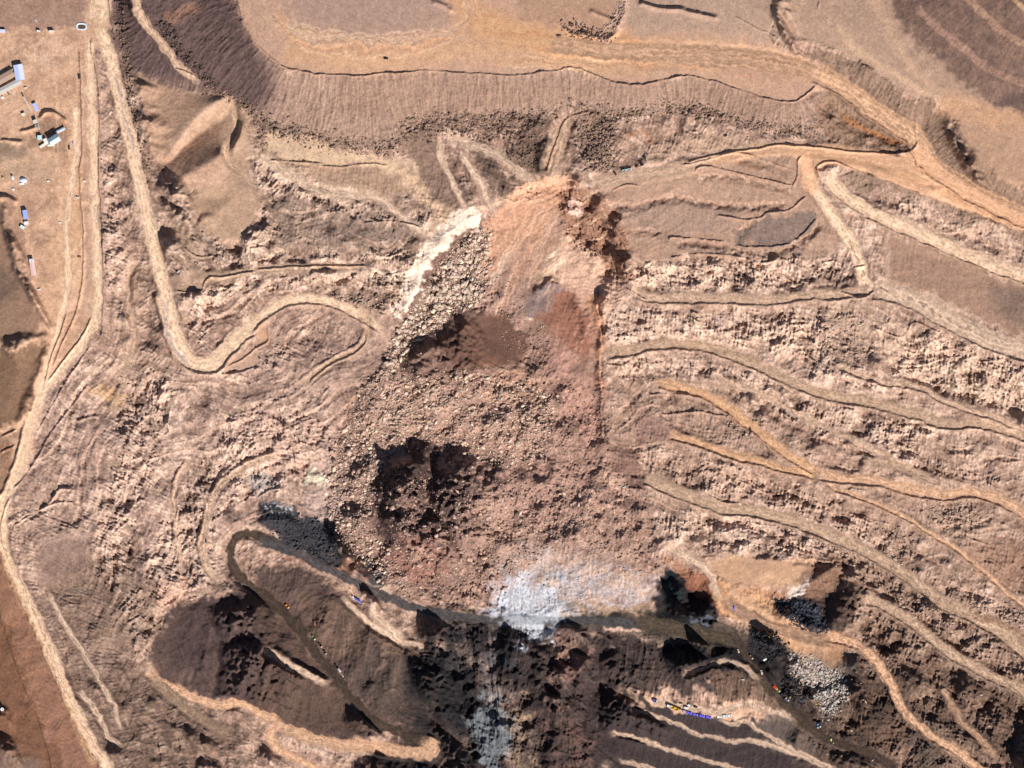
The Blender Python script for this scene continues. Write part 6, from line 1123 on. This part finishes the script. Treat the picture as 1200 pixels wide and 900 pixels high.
# conveyor
t = thing('conveyor', 'slanting belt conveyor running down toward the small light blue cabin', 'conveyor', 32.5, 122, 62)
v = [(-9.5, -.8, 4.8), (-9.5, .8, 4.8), (9.5, .8, 1.4), (9.5, -.8, 1.4)]; v += [(p[0], p[1], p[2] - .5) for p in v]
raw('belt', v, [(0, 3, 2, 1), (4, 5, 6, 7), (0, 1, 5, 4), (1, 2, 6, 5), (2, 3, 7, 6), (3, 0, 4, 7)], paintm((205, 190, 176), .8), t)
for x in (-8.5, -4, 0, 4, 8): bxs('leg', [(x, s * .6, (4.4 - (x + 9.5) * .18) / 2, .25, .25, 4.4 - (x + 9.5) * .18) for s in (-1, 1)], paintm(STEEL), t)
t = thing('crusher', 'grey stone crusher with hopper and twin belts beside the round spoil heap', 'crusher', 43, 146, 70)
bxs('hopper', [(-3.5, 0, 3.2, 3, 3, 2, 1.5)], paintm(OFFW), t); bxs('frame', [(0, 0, 1.4, 9, 2.6, .5), (-3, 0, 1, .5, 2.4, 2), (3, 0, 1, .5, 2.4, 2)], paintm(STEEL), t); bxs('engine_box', [(1, .4, 2.3, 2.6, 1.8, 1.4)], paintm((120, 120, 110)), t)
for s in (-1, 1): bxs('belt', [(3.5, s * 1.6, 2.2, 7, .9, .4)], paintm((215, 205, 190)), t)
# lined pond
t = thing('lined_pond', 'oval pond with bright white liner and dark water beside the road fork', 'pond', 95.5, 31, 0)
n = 28; v = []
for rx, ry, z in ((6.4, 4.2, -.4), (6.0, 3.9, 1.1), (5.2, 3.1, 1.1), (4.2, 2.2, .35)):
    for k in range(n): a = 2 * math.pi * k / n; q = 1 / (abs(math.cos(a)) ** 3 + abs(math.sin(a)) ** 3) ** (1 / 3); v.append((rx * q * math.cos(a), ry * q * math.sin(a), z))
raw('liner', v, [(j * n + k, j * n + (k + 1) % n, (j + 1) * n + (k + 1) % n, (j + 1) * n + k) for j in range(3) for k in range(n)], paintm((225, 236, 250), .5), t)
raw('water', [(4.6 * math.cos(2 * math.pi * k / n), 2.5 * math.sin(2 * math.pi * k / n), .5) for k in range(n)], [tuple(range(n))], mat('brown_water', (.10, .075, .04), .15, grain=.1, spec=.5), t)
# round tank in the lower left corner
t = thing('water_tank', 'white round tank in a dark hollow at the lower left edge', 'tank', 3, 831, 0)
disc('shell', 0, 0, 2, 1.9, 4, paintm(WHITE), t, 'z', 20); disc('lid', 0, 0, 4.15, 2.0, .3, paintm(WHITE), t, 'z', 20); disc('hatch', .6, 0, 4.4, .4, .25, paintm(STEEL), t, 'z')
# vehicles on the west roads
pickup('dark pickup standing on the ridge between the two west roads', 93, 90, 85, (70, 68, 72), k=1.1); pickup('white car near the top of the yard left of the pond', 42.3, 24, 60, (225, 225, 230), k=.8)
pickup('white car on the ridge right of the tents with a wide shadow', 90.5, 231.5, 5, (240, 232, 222)); pickup('brown car on the yard right of the pink barrack', 93, 301, 10, (150, 110, 84), k=.8); pickup('small white car below the pink barrack', 46, 339.2, -20, WHITE, k=.8)
pickup('tiny lilac car right of the camp workshop at the road edge', 85.7, 168, 85, (214, 200, 240), k=.8); pickup('white car parked under the long grey white shed', 14.5, 108.5, 60, OFFW, k=.8); pickup('grey car parked next to the white car under the long shed', 10, 109.5, 60, (120, 112, 100), k=.8); pickup('cream car right of the long grey white shed', 30, 103, -20, (245, 232, 214), k=.8); pickup('dark car on the lower right side of the camp yard', 81, 173, 85, (70, 60, 56), k=.9)
lorry('pale brown truck with open bed on the grey ledge right of the main road', 207, 317, 50, OFFW, (120, 96, 84), L=6.5)
pickup('dark pickup on the broad upper plateau, all alone', 452.3, 68.6, 8, (44, 40, 42), k=.95); pickup('small dark car on the narrow curved ledge road', 241.5, 634, 80, (64, 60, 62), k=.8); pickup('pale car on the track through the left badlands', 156, 431, -70, (180, 160, 150), k=.8)
# upper middle road
lorry('white truck, left one of two on the dusty upper track', 731.6, 200, -17, WHITE, (230, 250, 250), L=5.6, W=2.4); lorry('white truck, right one of two on the dusty upper track', 737.6, 198.8, -12, WHITE, (235, 245, 250), L=5, W=2.4)
pickup('black car skewed across the track left of the two white trucks', 720.8, 203.3, 55, (40, 34, 34), k=.95); pickup('maroon car right of the two white trucks', 746, 194.8, -15, (90, 30, 34), k=.8); pickup('black car at the right end of the upper track vehicles', 752.6, 193.2, -20, (20, 18, 22), k=.8)
excavator('dark excavator with raised boom above the upper track vehicles', 755.5, 185, -50, (70, 66, 64), .8); pickup('dark car beside the right edge of the landslide', 731.5, 571, -30, (210, 205, 200), k=1.0)
pickup('small dark car on the spoil ledge above the upper track', 850.5, 159, -30, (60, 50, 46), k=.8)
# row of parked trucks on the lower terrace
G = 'trucks parked in a row on the top bench of the lower terraces'
lorry('white truck at the left end of the parked row, before the yellow ones', 783.5, 827.3, 15, WHITE, WHITE, WHITE, G, 4.4, 3)
lorry('yellow truck in the parked row, next to the white truck', 788.3, 829, 22, YEL, (252, 222, 90), None, G, 5.2, 3); lorry('yellow truck in the parked row, next to the pink ones', 793.2, 831, 22, YEL, (250, 206, 50), None, G, 5.0, 3)
lorry('pink truck in the parked row, next to the yellow ones', 797.5, 832.6, 20, PINK, PINK, PINK, G, 3.8, 2.8); lorry('pink truck in the parked row, next to the blue ones', 801.9, 833.9, 20, PINK, (235, 190, 200), (235, 190, 200), G, 3.8, 2.8)
for (x, y), w_ in zip([(807.2, 835.3), (814.6, 837.3), (822.4, 839), (830, 840.3)], ('first blue truck after the pink ones in the parked row', 'second blue truck after the pink ones in the parked row', 'third blue truck after the pink ones in the parked row', 'last blue truck of the parked row, beside a gap')):
    lorry(w_, x, y, 14, (150, 140, 255), (104, 96, 240), (110, 100, 240), G, 6.8, 3.2)
for (x, y, a), w_ in zip([(842.6, 840, 0), (849.2, 839.2, -5), (855, 838.5, -12)], ('white truck just right of the gap in the parked row', 'middle white truck in the right part of the parked row', 'white truck at the right end of the parked row')):
    lorry(w_, x, y, a, WHITE, (240, 246, 240), (236, 240, 236), G, 5.6, 3.4)
lorry('blue and white truck alone at the left tip of the top bench', 767.6, 821.3, 5, WHITE, (150, 160, 240), None, None, 6, 2.4)
container('small white cabin behind the pink trucks', 804, 829.6, 10, 4.6, 1.8, 2, WHITE); container('tiny cyan white cabin behind the blue trucks', 807.5, 826.6, 40, 3, 2, 2, (225, 245, 245))
pickup('black car behind the blue trucks on the top bench', 815, 828.4, 20, (24, 20, 22), k=.85); pickup('dark brown car near the upper edge of the top bench', 797.6, 824, 10, (70, 50, 40), k=.75)
# side by side lorries
G = 'blue trucks parked side by side on the small ledge'
lorry('pink and white truck beside four blue ones on the small ledge', 414.2, 700.4, 60, WHITE, (250, 214, 220), WHITE, None, 4.6, 1.8)
for (x, y), w_ in zip([(416.9, 701.9), (418.7, 703), (420.4, 704.2), (422.2, 705.5)], ('blue truck next to the pink and white truck', 'second of four blue trucks counted from the pink one', 'third of four blue trucks counted from the pink one', 'blue truck farthest from the pink and white truck')):
    lorry(w_, x, y, 60, (210, 205, 255), (96, 96, 225), (110, 110, 235), G, 4.6, 1.4)
# haul road traffic
lorry('orange truck highest on the dark haul road', 336.8, 710.6, 48, (250, 214, 160), ORG, None, None, 5.6, 2.8); pickup('reddish car on the upper side of the haul road bend', 368.8, 730.6, 80, (190, 130, 116), k=.9)
lorry('white truck with green bed on the outer edge of the haul road', 367.8, 747.4, 55, (250, 250, 215), (120, 150, 120), None, None, 6.2, 2.4); lorry('pink cabbed dark truck behind the green one on the haul road', 375.6, 756, 55, (245, 200, 190), DK, None, None, 6.4, 2.4); lorry('small grey truck last of three going down the haul road', 381, 764.6, 50, (225, 215, 200), (90, 84, 80), None, None, 5, 2.2)
lorry('black truck in the middle stretch of the haul road', 394.6, 781.4, 55, (60, 60, 64), DK, None, None, 6, 2.4); pickup('white pickup following the black truck on the haul road', 398, 785.6, 55, WHITE, k=.9); pickup('beige pickup lower down the haul road', 401.6, 791.8, 55, (214, 190, 170), k=.8)
# pit floor
pickup('tiny bright blue car on the brown slope above the pit road', 860.2, 712.2, 80, (110, 100, 250), k=.8); pickup('small white car below the bright blue car', 859.6, 725.6, 85, (230, 220, 210), k=.7); pickup('cream pickup at the dark pit road edge', 865.4, 763, 70, (235, 205, 180), k=.9)
lorry('cream truck turning into the steep pit ramp', 880.4, 770, 50, (240, 225, 190), (150, 130, 110), None, None, 5.6, 2.2); tent('shiny white elongated tarp on black ground near the ramp', 896.4, 772.6, -28, 6.8, 2.8, 1.2, WHITE); pickup('white pickup on the steep pit ramp', 892.6, 788, 75, (235, 225, 220), k=1.0); pickup('tiny white car left of the steep pit ramp', 870.6, 796.5, 0, WHITE, k=.6)
lorry('bright red truck beside the pit ramp', 908, 805.2, 50, (255, 120, 60), RED, RED, None, 4.8, 3.2); lorry('pale yellow truck just below the bright red truck', 911.8, 809, 35, (250, 240, 190), (225, 210, 160), None, None, 5, 2.6)
excavator('yellow excavator on the black rubble above the pit ramp', 898, 744.6, 30, (225, 195, 110), .7); excavator('cream excavator at the edge of the tan fan', 906.8, 745.6, -20, (230, 215, 160), .55); lorry('lilac white truck among the machines of the pit', 922.4, 819.6, 40, (240, 225, 235), (205, 190, 200), None, None, 5, 2.6); excavator('pale yellow excavator above the lilac white truck', 926, 817, -60, (238, 228, 140), .55)
lorry('beige truck on the patch between coal heaps', 929, 809.2, 5, (225, 205, 180), (180, 160, 140), None, None, 5, 2.4); excavator('yellow excavator at the right side of the coal heaps', 953.6, 816.6, 80, (230, 220, 120), .6); lorry('light blue truck at the foot of the coal heaps', 940.6, 821, -50, (190, 215, 240), (150, 175, 200), None, None, 4.6, 2.2); excavator('ochre excavator under the pale scree', 957, 825, 0, (205, 180, 90), .6)
lorry('white truck above the blue truck on the lower pit ramp', 956.6, 847, 20, (240, 235, 235), (205, 190, 190), None, None, 5, 2.4); lorry('sky blue truck on the lower pit ramp', 959.6, 850.4, 35, (200, 230, 250), (120, 170, 210), None, None, 5.4, 2.6); excavator('lime yellow excavator lowest on the dark pit ramp', 974.4, 867.4, 60, (236, 240, 120), .75)

print('done', round(time.time() - T0, 1))
